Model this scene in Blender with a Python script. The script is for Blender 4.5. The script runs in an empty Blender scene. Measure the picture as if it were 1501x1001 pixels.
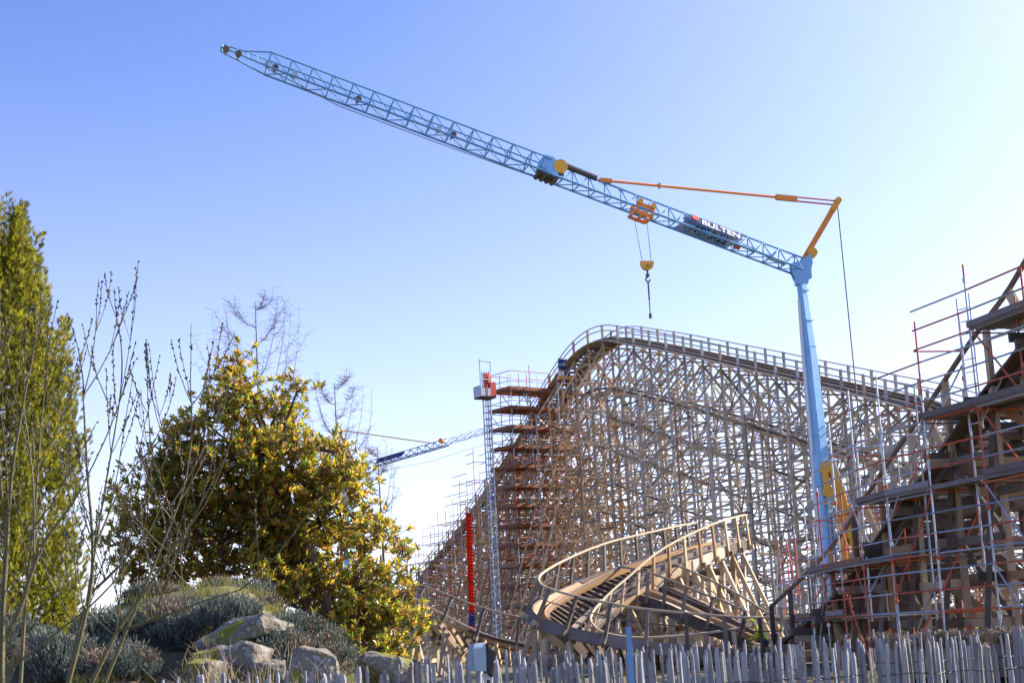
import bpy, bmesh, math, random
from mathutils import Vector, Matrix, noise
random.seed(11)
R = math.radians
SC = bpy.context.scene
COL = SC.collection

# ------------------------------------------------------------------ camera
F_PX, W_PX, H_PX = 2300.0, 1501.0, 1001.0
PITCH, ROLL, EYE = math.atan(440 / F_PX), 0.05, 1.7
cF = Vector((0, math.cos(PITCH), math.sin(PITCH)))
u0, r0 = Vector((0, -math.sin(PITCH), math.cos(PITCH))), Vector((1, 0, 0))
cU = u0 * math.cos(ROLL) + r0 * math.sin(ROLL)
cR = r0 * math.cos(ROLL) - u0 * math.sin(ROLL)
CAM = Vector((0, 0, EYE))
cam_data = bpy.data.cameras.new('camera')
cam_data.sensor_width = 36
cam_data.lens = 36 * F_PX / W_PX
cam_data.clip_start, cam_data.clip_end = 0.1, 6000
cam = bpy.data.objects.new('camera', cam_data)
COL.objects.link(cam)
cam.matrix_world = Matrix.Translation(CAM) @ Matrix((cR, cU, -cF)).transposed().to_4x4()
SC.camera = cam


def P(px, py, d):
    """pixel of the 1501 x 1001 photograph plus its depth -> point of the world"""
    v = cF + cR * ((px - 750.5) / F_PX) + cU * ((500.5 - py) / F_PX)
    return CAM + v * (d / v.y)


def project(p):
    v = Vector(p) - CAM
    z = max(v.dot(cF), 0.1)
    return 750.5 + F_PX * v.dot(cR) / z, 500.5 - F_PX * v.dot(cU) / z, z


# ------------------------------------------------------------------ sky, sun, exposure
SUN_AZ, SUN_EL = R(69), R(29)            # clockwise from the view direction
world = bpy.data.worlds.new('World')
SC.world = world
world.use_nodes = True
wn = world.node_tree
wn.nodes.clear()
sky = wn.nodes.new('ShaderNodeTexSky')
sky.sky_type = 'NISHITA'
sky.sun_disc = False
sky.sun_elevation, sky.sun_rotation = SUN_EL, SUN_AZ
sky.air_density, sky.dust_density, sky.ozone_density = 1.0, 1.2, 8.0
bg = wn.nodes.new('ShaderNodeBackground')
bg.inputs['Strength'].default_value = 0.08
wo = wn.nodes.new('ShaderNodeOutputWorld')
tint = wn.nodes.new('ShaderNodeMix'); tint.data_type = 'RGBA'; tint.blend_type = 'MULTIPLY'   # white balance of the picture
tint.inputs[0].default_value = 1.0
tint.inputs[7].default_value = (0.72, 0.91, 1.30, 1)
wn.links.new(sky.outputs[0], tint.inputs[6])
# pale winter haze: whiter towards the horizon all round and towards the sun
SUN_DIR = Vector((math.sin(SUN_AZ) * math.cos(SUN_EL), math.cos(SUN_AZ) * math.cos(SUN_EL), math.sin(SUN_EL)))
tc = wn.nodes.new('ShaderNodeTexCoord')


def wmath(op, a, b=0.0):
    n = wn.nodes.new('ShaderNodeMath'); n.operation = op
    for i, v in enumerate((a, b)):
        if isinstance(v, (int, float)): n.inputs[i].default_value = v
        else: wn.links.new(v, n.inputs[i])
    return n.outputs[0]


sep = wn.nodes.new('ShaderNodeSeparateXYZ')
wn.links.new(tc.outputs['Generated'], sep.inputs[0])
dot = wn.nodes.new('ShaderNodeVectorMath'); dot.operation = 'DOT_PRODUCT'
wn.links.new(tc.outputs['Generated'], dot.inputs[0]); dot.inputs[1].default_value = SUN_DIR
horizon = wmath('POWER', wmath('SUBTRACT', 1.0, wmath('MAXIMUM', sep.outputs[2], 0.0)), 5.0)
glow = wmath('POWER', wmath('MAXIMUM', dot.outputs['Value'], 0.0), 4.0)
amount = wmath('ADD', wmath('MULTIPLY', horizon, 7.0), wmath('MULTIPLY', glow, 11.0))
haze = wn.nodes.new('ShaderNodeVectorMath'); haze.operation = 'SCALE'
haze.inputs[0].default_value = (1.0, 0.88, 0.82)
wn.links.new(amount, haze.inputs['Scale'])
both = wn.nodes.new('ShaderNodeVectorMath'); both.operation = 'ADD'
wn.links.new(tint.outputs[2], both.inputs[0]); wn.links.new(haze.outputs[0], both.inputs[1])
wn.links.new(both.outputs[0], bg.inputs[0])
wn.links.new(bg.outputs[0], wo.inputs[0])
sun_data = bpy.data.lights.new('sun', 'SUN')
sun_data.energy, sun_data.angle, sun_data.color = 5.0, R(0.53), (1.0, 0.86, 0.66)
sun = bpy.data.objects.new('sun', sun_data)
COL.objects.link(sun)
sun.rotation_euler = Vector((math.sin(SUN_AZ) * math.cos(SUN_EL), math.cos(SUN_AZ) * math.cos(SUN_EL), math.sin(SUN_EL))).to_track_quat('Z', 'Y').to_euler()
SC.view_settings.view_transform = 'Standard'
SC.view_settings.look = 'None'
SC.view_settings.gamma = 1
SC.view_settings.use_curve_mapping = False
SC.view_settings.exposure = 1.15
SC.render.engine = 'CYCLES'
SC.cycles.max_bounces = 6
SC.cycles.transparent_max_bounces = 4


# ------------------------------------------------------------------ materials
def mat(name, cols, rough=0.8, scale=3.0, detail=4, metal=0.0, bump=0.0, bscale=40.0, rnd=0.6, trans=0.0, tcol=None, back=None, tcols=None, stretch=(1, 1, 1), spec=0.3):
    """colours spread by a per-piece random value and a noise; optional relief, translucency and underside colour"""
    m = bpy.data.materials.new(name)
    m.use_nodes = True
    t = m.node_tree
    n, l = t.nodes, t.links
    b = n['Principled BSDF']
    out = n['Material Output']
    geo = n.new('ShaderNodeNewGeometry')
    oi = n.new('ShaderNodeObjectInfo')
    mp = n.new('ShaderNodeMapping')
    mp.inputs['Scale'].default_value = stretch
    l.new(geo.outputs['Position'], mp.inputs['Vector'])
    tx = n.new('ShaderNodeTexNoise')
    tx.inputs['Scale'].default_value, tx.inputs['Detail'].default_value = scale, detail
    l.new(mp.outputs[0], tx.inputs['Vector'])
    ad = n.new('ShaderNodeMath'); ad.operation = 'ADD'
    l.new(geo.outputs['Random Per Island'], ad.inputs[0])
    l.new(oi.outputs['Random'], ad.inputs[1])
    fr = n.new('ShaderNodeMath'); fr.operation = 'FRACT'
    l.new(ad.outputs[0], fr.inputs[0])
    mx = n.new('ShaderNodeMix'); mx.data_type = 'FLOAT'
    mx.inputs[0].default_value = rnd
    l.new(tx.outputs[0], mx.inputs[2]); l.new(fr.outputs[0], mx.inputs[3])
    cr = n.new('ShaderNodeValToRGB')
    e = cr.color_ramp.elements
    while len(e) < len(cols):
        e.new(0.5)
    for i, c in enumerate(cols):
        e[i].position = 0.12 + 0.76 * i / max(1, len(cols) - 1)
        e[i].color = (*c, 1)
    l.new(mx.outputs[0], cr.inputs[0])
    colour = cr.outputs[0]
    if back:
        mb = n.new('ShaderNodeMix'); mb.data_type = 'RGBA'
        l.new(geo.outputs['Backfacing'], mb.inputs[0]); l.new(colour, mb.inputs[6])
        mb.inputs[7].default_value = (*back, 1)
        colour = mb.outputs[2]
    l.new(colour, b.inputs['Base Color'])
    b.inputs['Roughness'].default_value = rough
    b.inputs['Metallic'].default_value = metal
    b.inputs['Specular IOR Level'].default_value = spec
    if bump:
        t2 = n.new('ShaderNodeTexNoise')
        t2.inputs['Scale'].default_value, t2.inputs['Detail'].default_value = bscale, 5
        l.new(mp.outputs[0], t2.inputs['Vector'])
        bp = n.new('ShaderNodeBump')
        bp.inputs['Strength'].default_value, bp.inputs['Distance'].default_value = bump, 0.03
        l.new(t2.outputs[0], bp.inputs['Height'])
        l.new(bp.outputs[0], b.inputs['Normal'])
    if trans:
        tr = n.new('ShaderNodeBsdfTranslucent')
        tr.inputs[0].default_value = (*(tcol or (1, 1, 1)), 1)
        if tcols:
            c2 = n.new('ShaderNodeValToRGB')
            e = c2.color_ramp.elements
            while len(e) < len(tcols): e.new(0.5)
            for i, c in enumerate(tcols):
                e[i].position = 0.12 + 0.76 * i / (len(tcols) - 1)
                e[i].color = (*c, 1)
            l.new(mx.outputs[0], c2.inputs[0]); l.new(c2.outputs[0], tr.inputs[0])
        ms = n.new('ShaderNodeMixShader')
        ms.inputs[0].default_value = trans
        l.new(b.outputs[0], ms.inputs[1]); l.new(tr.outputs[0], ms.inputs[2])
        l.new(ms.outputs[0], out.inputs[0])
    return m


M = {}
M['wood'] = mat('weathered timber', [(0.22, 0.165, 0.11), (0.40, 0.31, 0.21), (0.48, 0.39, 0.27), (0.50, 0.45, 0.38)], 0.85, 1.6, bump=0.3)
M['wood_grey'] = mat('grey timber posts', [(0.27, 0.25, 0.235), (0.41, 0.39, 0.365), (0.50, 0.48, 0.46)], 0.85, 1.6, bump=0.3)
M['wood_warm'] = mat('warm brown timber', [(0.24, 0.13, 0.06), (0.42, 0.27, 0.14), (0.50, 0.36, 0.21)], 0.85, 1.4, bump=0.3)
M['wood_dark'] = mat('dark stained timber', [(0.045, 0.035, 0.028), (0.11, 0.08, 0.06), (0.19, 0.15, 0.11)], 0.8, 1.2, bump=0.3)
M['wood_new'] = mat('pale new boards', [(0.42, 0.30, 0.18), (0.56, 0.43, 0.28), (0.62, 0.52, 0.38)], 0.7, 1.5, bump=0.2)
M['wood_brown'] = mat('brown structure timber', [(0.07, 0.055, 0.045), (0.15, 0.12, 0.10), (0.26, 0.22, 0.19)], 0.85, 1.5, bump=0.3)
M['steel'] = mat('galvanised tube', [(0.22, 0.25, 0.29), (0.40, 0.43, 0.48), (0.55, 0.58, 0.62)], 0.38, 2.0, metal=0.55)
M['red_tube'] = mat('orange red painted tube', [(0.42, 0.06, 0.025), (0.58, 0.11, 0.04), (0.50, 0.16, 0.10)], 0.5, 2.0)
M['deck'] = mat('red brown deck boards', [(0.16, 0.06, 0.035), (0.27, 0.12, 0.07), (0.33, 0.20, 0.13)], 0.8, 0.8)
M['plank'] = mat('grey brown scaffold planks', [(0.10, 0.08, 0.075), (0.20, 0.16, 0.15), (0.30, 0.27, 0.26)], 0.8, 1.0, bump=0.2)
M['blue'] = mat('light blue crane paint', [(0.12, 0.30, 0.56), (0.20, 0.45, 0.77), (0.24, 0.50, 0.80), (0.36, 0.58, 0.82)], 0.35, 1.3, 8, rnd=0.05, spec=0.5)
M['blue_dark'] = mat('mid blue crane lattice', [(0.09, 0.27, 0.50), (0.13, 0.35, 0.60)], 0.45, 0.8, rnd=0.4, spec=0.5)
M['navy'] = mat('navy sign', [(0.012, 0.045, 0.16), (0.02, 0.06, 0.20)], 0.4, 2)
M['orange'] = mat('orange crane paint', [(0.72, 0.20, 0.015), (0.85, 0.30, 0.02)], 0.4, 0.9, rnd=0.3, spec=0.5)
M['amber'] = mat('amber yellow paint', [(0.78, 0.36, 0.02), (0.85, 0.43, 0.03)], 0.4, 0.9, rnd=0.3, spec=0.5)
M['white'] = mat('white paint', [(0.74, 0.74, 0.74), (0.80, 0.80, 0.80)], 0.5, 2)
M['pale'] = mat('pale grey panel', [(0.45, 0.49, 0.54), (0.55, 0.60, 0.66)], 0.5, 2)
M['red'] = mat('bright red plastic', [(0.74, 0.03, 0.018), (0.80, 0.045, 0.022)], 0.45, 2, rnd=0.8)
M['red_paint'] = mat('red hoist paint', [(0.50, 0.05, 0.03), (0.64, 0.10, 0.05)], 0.5, 2)
M['royal'] = mat('blue plastic', [(0.04, 0.07, 0.35), (0.06, 0.10, 0.42)], 0.45, 2)
M['black'] = mat('black rubber', [(0.012, 0.012, 0.014), (0.03, 0.03, 0.032)], 0.5, 4)
M['rope'] = mat('dark steel rope', [(0.07, 0.07, 0.07), (0.13, 0.13, 0.13)], 0.5, 2, metal=0.5)
M['magnolia'] = mat('magnolia leaf', [(0.035, 0.08, 0.014), (0.075, 0.13, 0.02), (0.15, 0.17, 0.025), (0.22, 0.17, 0.025)], 0.24, 3, rnd=0.85, trans=0.52, tcols=[(0.13, 0.25, 0.03), (0.34, 0.40, 0.04), (0.76, 0.60, 0.06), (0.80, 0.44, 0.08)], back=(0.34, 0.165, 0.05), spec=0.5)
M['cypress'] = mat('golden cypress spray', [(0.025, 0.045, 0.012), (0.06, 0.085, 0.015), (0.15, 0.15, 0.02), (0.24, 0.21, 0.025)], 0.6, 2.2, rnd=0.45, trans=0.42, tcols=[(0.05, 0.09, 0.01), (0.32, 0.32, 0.03), (0.80, 0.68, 0.05)])
M['conifer'] = mat('dark hedge leaf', [(0.015, 0.03, 0.012), (0.03, 0.055, 0.018), (0.05, 0.075, 0.025)], 0.6, 3, trans=0.2, tcol=(0.08, 0.12, 0.02))
M['bark'] = mat('brown bark', [(0.07, 0.055, 0.04), (0.15, 0.12, 0.09)], 0.9, 8, bump=0.6)
M['twig'] = mat('fine grey twig', [(0.20, 0.17, 0.17), (0.32, 0.27, 0.26)], 0.9, 5)
M['willow'] = mat('olive willow bark', [(0.06, 0.06, 0.022), (0.11, 0.10, 0.042), (0.16, 0.14, 0.085)], 0.6, 9, rnd=0.3, bump=0.3)
M['bud'] = mat('dark willow bud', [(0.05, 0.04, 0.035), (0.13, 0.11, 0.10)], 0.7, 9)
M['heather'] = mat('grey green shrub leaf', [(0.06, 0.08, 0.065), (0.12, 0.15, 0.135), (0.23, 0.27, 0.26)], 0.7, 4, rnd=0.6, trans=0.15, tcol=(0.15, 0.18, 0.12))
M['heather_dark'] = mat('dark shrub twigs', [(0.03, 0.03, 0.025), (0.06, 0.055, 0.045)], 0.9, 6)
M['grass'] = mat('moss and grass', [(0.10, 0.11, 0.02), (0.17, 0.17, 0.035), (0.24, 0.22, 0.07)], 0.8, 4, trans=0.25, tcol=(0.25, 0.25, 0.04))
M['straw'] = mat('dry straw grass', [(0.26, 0.20, 0.13), (0.38, 0.31, 0.21), (0.46, 0.40, 0.30)], 0.8, 4, trans=0.2, tcol=(0.35, 0.27, 0.15))
M['rust_heather'] = mat('dry brown heather', [(0.13, 0.09, 0.065), (0.22, 0.17, 0.12), (0.28, 0.25, 0.20)], 0.85, 5)
M['paling'] = mat('silvered chestnut pale', [(0.16, 0.145, 0.14), (0.28, 0.29, 0.32), (0.37, 0.39, 0.44)], 0.8, 5, rnd=0.6, bump=0.5, bscale=25, stretch=(6, 6, 1))
M['box'] = mat('blue grey housing', [(0.24, 0.33, 0.43), (0.29, 0.38, 0.48)], 0.45, 5)
M['blue_stake'] = mat('faded blue paint', [(0.13, 0.29, 0.52), (0.20, 0.38, 0.62)], 0.6, 6)
M['cloth_dark'] = mat('dark blue work cloth', [(0.015, 0.02, 0.045), (0.03, 0.035, 0.07)], 0.9, 8)
M['hivis'] = mat('yellow green safety cloth', [(0.45, 0.62, 0.02), (0.52, 0.70, 0.03)], 0.8, 8)
M['skin'] = mat('skin', [(0.45, 0.27, 0.19), (0.50, 0.31, 0.22)], 0.6, 8)


def rock_material():
    m = mat('lichened rock', [(0.085, 0.072, 0.055), (0.155, 0.14, 0.115), (0.23, 0.21, 0.185)], 0.9, 5, 8, rnd=0.15, bump=0.9, bscale=14)
    t = m.node_tree
    n, l = t.nodes, t.links
    b = n['Principled BSDF']
    base = b.inputs['Base Color'].links[0].from_socket
    geo = n.new('ShaderNodeNewGeometry')
    n1 = n.new('ShaderNodeTexNoise'); n1.inputs['Scale'].default_value = 22; n1.inputs['Detail'].default_value = 4
    l.new(geo.outputs['Position'], n1.inputs['Vector'])
    r1 = n.new('ShaderNodeValToRGB')
    r1.color_ramp.elements[0].position, r1.color_ramp.elements[1].position = 0.55, 0.63
    l.new(n1.outputs[0], r1.inputs[0])
    m1 = n.new('ShaderNodeMix'); m1.data_type = 'RGBA'
    l.new(r1.outputs[0], m1.inputs[0]); l.new(base, m1.inputs[6]); m1.inputs[7].default_value = (0.27, 0.29, 0.30, 1)
    n2 = n.new('ShaderNodeTexNoise'); n2.inputs['Scale'].default_value = 2.6; n2.inputs['Detail'].default_value = 6
    l.new(geo.outputs['Position'], n2.inputs['Vector'])
    r2 = n.new('ShaderNodeValToRGB')
    r2.color_ramp.elements[0].position, r2.color_ramp.elements[1].position = 0.51, 0.57
    l.new(n2.outputs[0], r2.inputs[0])
    m2 = n.new('ShaderNodeMix'); m2.data_type = 'RGBA'
    l.new(r2.outputs[0], m2.inputs[0]); l.new(m1.outputs[2], m2.inputs[6]); m2.inputs[7].default_value = (0.17, 0.17, 0.02, 1)
    l.new(m2.outputs[2], b.inputs['Base Color'])
    return m


M['rock'] = rock_material()
M['ground'] = mat('bare winter soil', [(0.07, 0.055, 0.04), (0.14, 0.11, 0.075), (0.15, 0.15, 0.06), (0.22, 0.18, 0.12)], 0.95, 1.3, 8, rnd=0.0, bump=0.8, bscale=9)


# ------------------------------------------------------------------ helpers
def tag(o, label=None, cat=None, group=None, kind=None):
    if label: o['label'] = label
    if cat: o['category'] = cat
    if group: o['group'] = group
    if kind: o['kind'] = kind
    return o


def thing(name, loc, label, cat, group=None):
    o = bpy.data.objects.new(name, None)
    o.empty_display_size = 0.3
    o.location = loc
    COL.objects.link(o)
    return tag(o, label, cat, group)


def parent(o, root):
    if root is not None:
        o.parent = root
        # things are Empties that are only moved; a part that carries sub-parts is built in world coordinates
        o.matrix_parent_inverse = Matrix.Translation(root.location).inverted() if root.type == 'EMPTY' else Matrix.Identity(4)


def link(name, mesh, root=None, matrix=None, kind=None):
    o = bpy.data.objects.new(name, mesh)
    parent(o, root)
    if matrix is not None:
        o.matrix_basis = matrix
    COL.objects.link(o)
    if kind: o['kind'] = kind
    return o


class MB:
    """mesh builder: boxes, bars, tubes and sweeps in world coordinates"""
    def __init__(s):
        s.v, s.f, s.m = [], [], []

    def add(s, verts, faces, mi=0):
        k = len(s.v)
        s.v += [tuple(p) for p in verts]
        s.f += [tuple(i + k for i in f) for f in faces]
        s.m += [mi] * len(faces)

    def mesh(s, name, mats, smooth=False):
        me = bpy.data.meshes.new(name)
        me.from_pydata(s.v, [], s.f)
        for x in (mats if isinstance(mats, (list, tuple)) else [mats]):
            me.materials.append(x)
        if any(s.m): me.polygons.foreach_set('material_index', s.m)
        if smooth: me.polygons.foreach_set('use_smooth', [True] * len(s.f))
        me.update()
        return me

    def build(s, name, mats, root=None, kind=None, smooth=False):
        return link(name, s.mesh(name, mats, smooth), root, None, kind)

    def box(s, m, mi=0):
        s.add([m @ Vector(c) for c in BOXV], BOXF, mi)

    def bar(s, p, q, w, h=None, mi=0, up=(0, 0, 1)):
        s.box(beam_matrix(p, q, w, h or w, up), mi)

    def tube(s, pts, r, n=6, mi=0, r1=None, cap=True):
        pts = [Vector(p) for p in pts]
        rings = []
        a = None
        for i, p in enumerate(pts):
            t = (pts[min(i + 1, len(pts) - 1)] - pts[max(i - 1, 0)]).normalized()
            if a is None:
                a = t.orthogonal().normalized()
            a = (a - t * a.dot(t)).normalized()
            b = t.cross(a)
            rr = r if r1 is None else r + (r1 - r) * i / max(1, len(pts) - 1)
            rings.append([p + (a * math.cos(2 * math.pi * k / n) + b * math.sin(2 * math.pi * k / n)) * rr for k in range(n)])
        vs = [x for rg in rings for x in rg]
        fs = [(i * n + k, i * n + (k + 1) % n, (i + 1) * n + (k + 1) % n, (i + 1) * n + k) for i in range(len(pts) - 1) for k in range(n)]
        if cap:
            fs += [tuple(range(n))[::-1], tuple(range((len(pts) - 1) * n, len(pts) * n))]
        s.add(vs, fs, mi)

    def sweep(s, frames, b0, b1, w0, w1, mi=0):
        """rectangular section carried along frames (pos, tangent, sideways, up)"""
        vs = []
        for p, t, b, u in frames:
            vs += [p + b * b0 + u * w0, p + b * b1 + u * w0, p + b * b1 + u * w1, p + b * b0 + u * w1]
        n = len(frames)
        fs = [(i * 4 + k, i * 4 + (k + 1) % 4, (i + 1) * 4 + (k + 1) % 4, (i + 1) * 4 + k) for i in range(n - 1) for k in range(4)]
        fs += [(3, 2, 1, 0), tuple((n - 1) * 4 + k for k in range(4))]
        s.add(vs, fs, mi)


BOXV = [(x, y, z) for z in (-.5, .5) for x, y in ((-.5, -.5), (.5, -.5), (.5, .5), (-.5, .5))]
BOXF = [(3, 2, 1, 0), (4, 5, 6, 7), (0, 1, 5, 4), (1, 2, 6, 5), (2, 3, 7, 6), (3, 0, 4, 7)]
PIPEV = [(math.cos(a) / 2, math.sin(a) / 2, z) for z in (-.5, .5) for a in [k * math.pi / 3 for k in range(6)]]
PIPEF = [(k, (k + 1) % 6, 6 + (k + 1) % 6, 6 + k) for k in range(6)] + [(5, 4, 3, 2, 1, 0), (6, 7, 8, 9, 10, 11)]
UNIT = {}


def unit(shape, m):
    k = (shape, m.name)
    if k not in UNIT:
        me = bpy.data.meshes.new(shape + ' piece')
        me.from_pydata(BOXV if shape == 'beam' else PIPEV, [], BOXF if shape == 'beam' else PIPEF)
        me.materials.append(m)
        UNIT[k] = me
    return UNIT[k]


def beam_matrix(p, q, w, h, up=(0, 0, 1)):
    p, q = Vector(p), Vector(q)
    z = q - p
    L = z.length
    z = z / L
    up = Vector(up)
    if abs(z.dot(up)) > 0.97 * up.length: up = Vector((0.31, 0.95, 0))
    x = up.cross(z).normalized()
    y = z.cross(x)
    m = Matrix((x * w, y * h, z * L)).transposed().to_4x4()
    return Matrix.Translation((p + q) / 2) @ m


class Frame:
    """a framework of alike members: those showing largest become parts of their own, the rest one joined part per kind"""
    def __init__(s, root):
        s.root, s.k = root, {}

    def add(s, name, p, q, w, h=None, m='wood', shape='beam', up=(0, 0, 1)):
        if (Vector(p) - Vector(q)).length < 0.05: return
        s.k.setdefault((name, shape), []).append((Vector(p), Vector(q), w, h or w, m, up))

    def finish(s, limits=None, default=250):
        for (name, shape), lst in s.k.items():
            lim = (limits or {}).get(name, default)

            def size(b):
                c = (b[0] + b[1]) / 2
                x, y, d = project(c)
                inside = -40 < x < 1541 and -40 < y < 1000
                return -(b[1] - b[0]).length * b[2] / d / d * (1 if inside else 0.0001)
            lst.sort(key=size)
            for b in lst[:lim]:
                link(name, unit(shape, M[b[4]]), s.root, beam_matrix(b[0], b[1], b[2], b[3], b[5]))
            rest = lst[lim:]
            if rest:
                mb = MB()
                mats = sorted({b[4] for b in rest})
                V, Fc = (BOXV, BOXF) if shape == 'beam' else (PIPEV, PIPEF)
                for b in rest:
                    mm = beam_matrix(b[0], b[1], b[2], b[3], b[5])
                    mb.add([mm @ Vector(c) for c in V], Fc, mats.index(b[4]))
                mb.build(name + '_lattice', [M[x] for x in mats], s.root, 'stuff')


def catmull(pts, step):
    """evenly spaced samples of a Catmull-Rom curve through tuples whose first three values are x, y, z"""
    n = len(pts)
    out = []
    for i in range(n - 1):
        a, b, c, d = pts[max(i - 1, 0)], pts[i], pts[i + 1], pts[min(i + 2, n - 1)]
        for k in range(24):
            t = k / 24
            out.append([0.5 * ((2 * q) + (r - p) * t + (2 * p - 5 * q + 4 * r - s) * t * t + (3 * q - p - 3 * r + s) * t ** 3) for p, q, r, s in zip(a, b, c, d)])
    out.append(list(pts[-1]))
    acc = [0]
    for i in range(1, len(out)):
        acc.append(acc[-1] + math.dist(out[i][:3], out[i - 1][:3]))
    cnt = max(2, round(acc[-1] / step))
    res, j = [], 0
    for k in range(cnt + 1):
        t = acc[-1] * k / cnt
        while j < len(acc) - 2 and acc[j + 1] < t: j += 1
        f = (t - acc[j]) / max(1e-9, acc[j + 1] - acc[j])
        res.append([x + (y - x) * f for x, y in zip(out[j], out[j + 1])])
    return res


def frames_of(smp):
    """(position, tangent, right-hand side, up) along samples (x, y, z[, bank in degrees: right side raised])"""
    fr = []
    for i, s in enumerate(smp):
        a, b = Vector(smp[max(i - 1, 0)][:3]), Vector(smp[min(i + 1, len(smp) - 1)][:3])
        t = (b - a).normalized()
        side = Vector((t.y, -t.x, 0)).normalized()
        up = side.cross(t).normalized()
        bk = R(s[3]) if len(s) > 3 else 0
        fr.append((Vector(s[:3]), t, side * math.cos(bk) + up * math.sin(bk), up * math.cos(bk) - side * math.sin(bk)))
    return fr


ROCKS = [
    (355, 925, 14.6, .46, .36, .15, 3, 'broad flat lichened slab, highest rock on the mound', -.12),
    (342, 968, 14.1, .36, .33, .17, 8, 'rounded mossy boulder just under the flat lichened slab', -.02),
    (450, 985, 13.9, .30, .27, .24, 12, 'upright grey boulder right of the mossy one, behind short pales', 0),
    (566, 984, 14.4, .27, .26, .17, 21, 'dark mossy boulder at the foot of the magnolia', .1),
    (303, 985, 13.75, .17, .18, .14, 25, 'small brown rock low beneath the mossy boulder', 0),
    (395, 985, 13.7, .16, .16, .11, 29, 'small pale rock between the mossy boulder and the upright one', 0),
]
SHRUBS = [
    (335, 868, 17.0, .55, .5, .34, 'spreading grey green shrub topping the mound beneath the magnolia'),
    (338, 898, 15.3, .26, .26, .17, 'small silvery shrub tucked directly above the flat lichened slab'),
    (432, 925, 15.4, .42, .4, .32, 'dark grey green shrub right of the flat lichened slab'),
    (478, 955, 15.2, .30, .3, .24, 'low trailing shrub above the upright grey boulder'),
    (408, 950, 14.5, .24, .22, .16, 'thin brownish shrub below the right end of the flat slab'),
    (245, 905, 15.6, .45, .4, .30, 'wide grey shrub left of the flat slab behind willow stems'),
    (225, 880, 17.0, .5, .5, .3, 'pale tufted shrub on the ridge between cypress and magnolia'),
    (150, 915, 15.8, .42, .4, .34, 'rounded silver shrub beside the foot of the cypress'),
    (70, 950, 14.8, .45, .4, .32, 'low silver blue shrub at the lower left picture corner'),
    (165, 965, 14.3, .40, .35, .22, 'dull green shrub in front of the rounded silver one'),
    (20, 930, 16.0, .45, .4, .30, 'grey shrub half hidden against the cypress base'),
]
BUMPS = [(P(px, py, d), rx * .8, rz * 1.05) for px, py, d, rx, ry, rz, lab in SHRUBS] + [(P(r[0], r[1], r[2]), r[3] * .7, r[5] * .8) for r in ROCKS]


def smooth01(x):
    x = min(1, max(0, x))
    return x * x * (3 - 2 * x)


def ground_z(x, y):
    z = 0.36 * smooth01((y - 6) / 6.5)
    # planted mound on the left, low bank behind the fence on the right
    z += 1.95 * math.exp(-((x + 3.7) / 1.55) ** 4) * math.exp(-((y - 17.2) / 2.3) ** 2) * (1 - 0.25 * smooth01((x + 3.2) / 1.5))
    z += 0.65 * math.exp(-((x + 2.2) / 1.3) ** 2) * math.exp(-((y - 15.6) / 1.5) ** 2)
    z += 0.85 * smooth01((x - 3.0) / 1.5) * math.exp(-((y - 18.5) / 2.0) ** 2) * (1 - smooth01((x - 9) / 4))
    if -8 < x < 1 and 11 < y < 21:                        # the rockery rises to carry its stones and shrubs
        for c, r, drop in BUMPS:
            z = max(z, c.z - drop - 1.1 * max(0, math.hypot(x - c.x, y - c.y) - r))
    z += 0.10 * noise.noise((x * 0.9, y * 0.9, 0.3)) * smooth01((y - 9) / 3)
    return z


# ------------------------------------------------------------------ ground
def build_ground():
    def axis(fine0, fine1, step, far):
        a = [fine0 + step * i for i in range(int((fine1 - fine0) / step) + 1)]
        lo, hi, s = [], [], step
        x0, x1 = fine0, fine1
        while x1 < far:
            s *= 1.5
            x0 -= s; x1 += s
            lo.append(x0); hi.append(x1)
        return lo[::-1] + a + hi
    xs, ys = axis(-9, 9, 0.14, 2500), axis(6, 24, 0.14, 2500)
    mb = MB()
    vs = [(x, y, ground_z(x, y)) for y in ys for x in xs]
    n = len(xs)
    fs = [(j * n + i, j * n + i + 1, (j + 1) * n + i + 1, (j + 1) * n + i) for j in range(len(ys) - 1) for i in range(n - 1)]
    mb.add(vs, fs)
    tag(mb.build('ground', M['ground'], smooth=True), kind='structure')


build_ground()


# ------------------------------------------------------------------ main coaster hill
def hill_z(x, y):
    return 0.3


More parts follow.
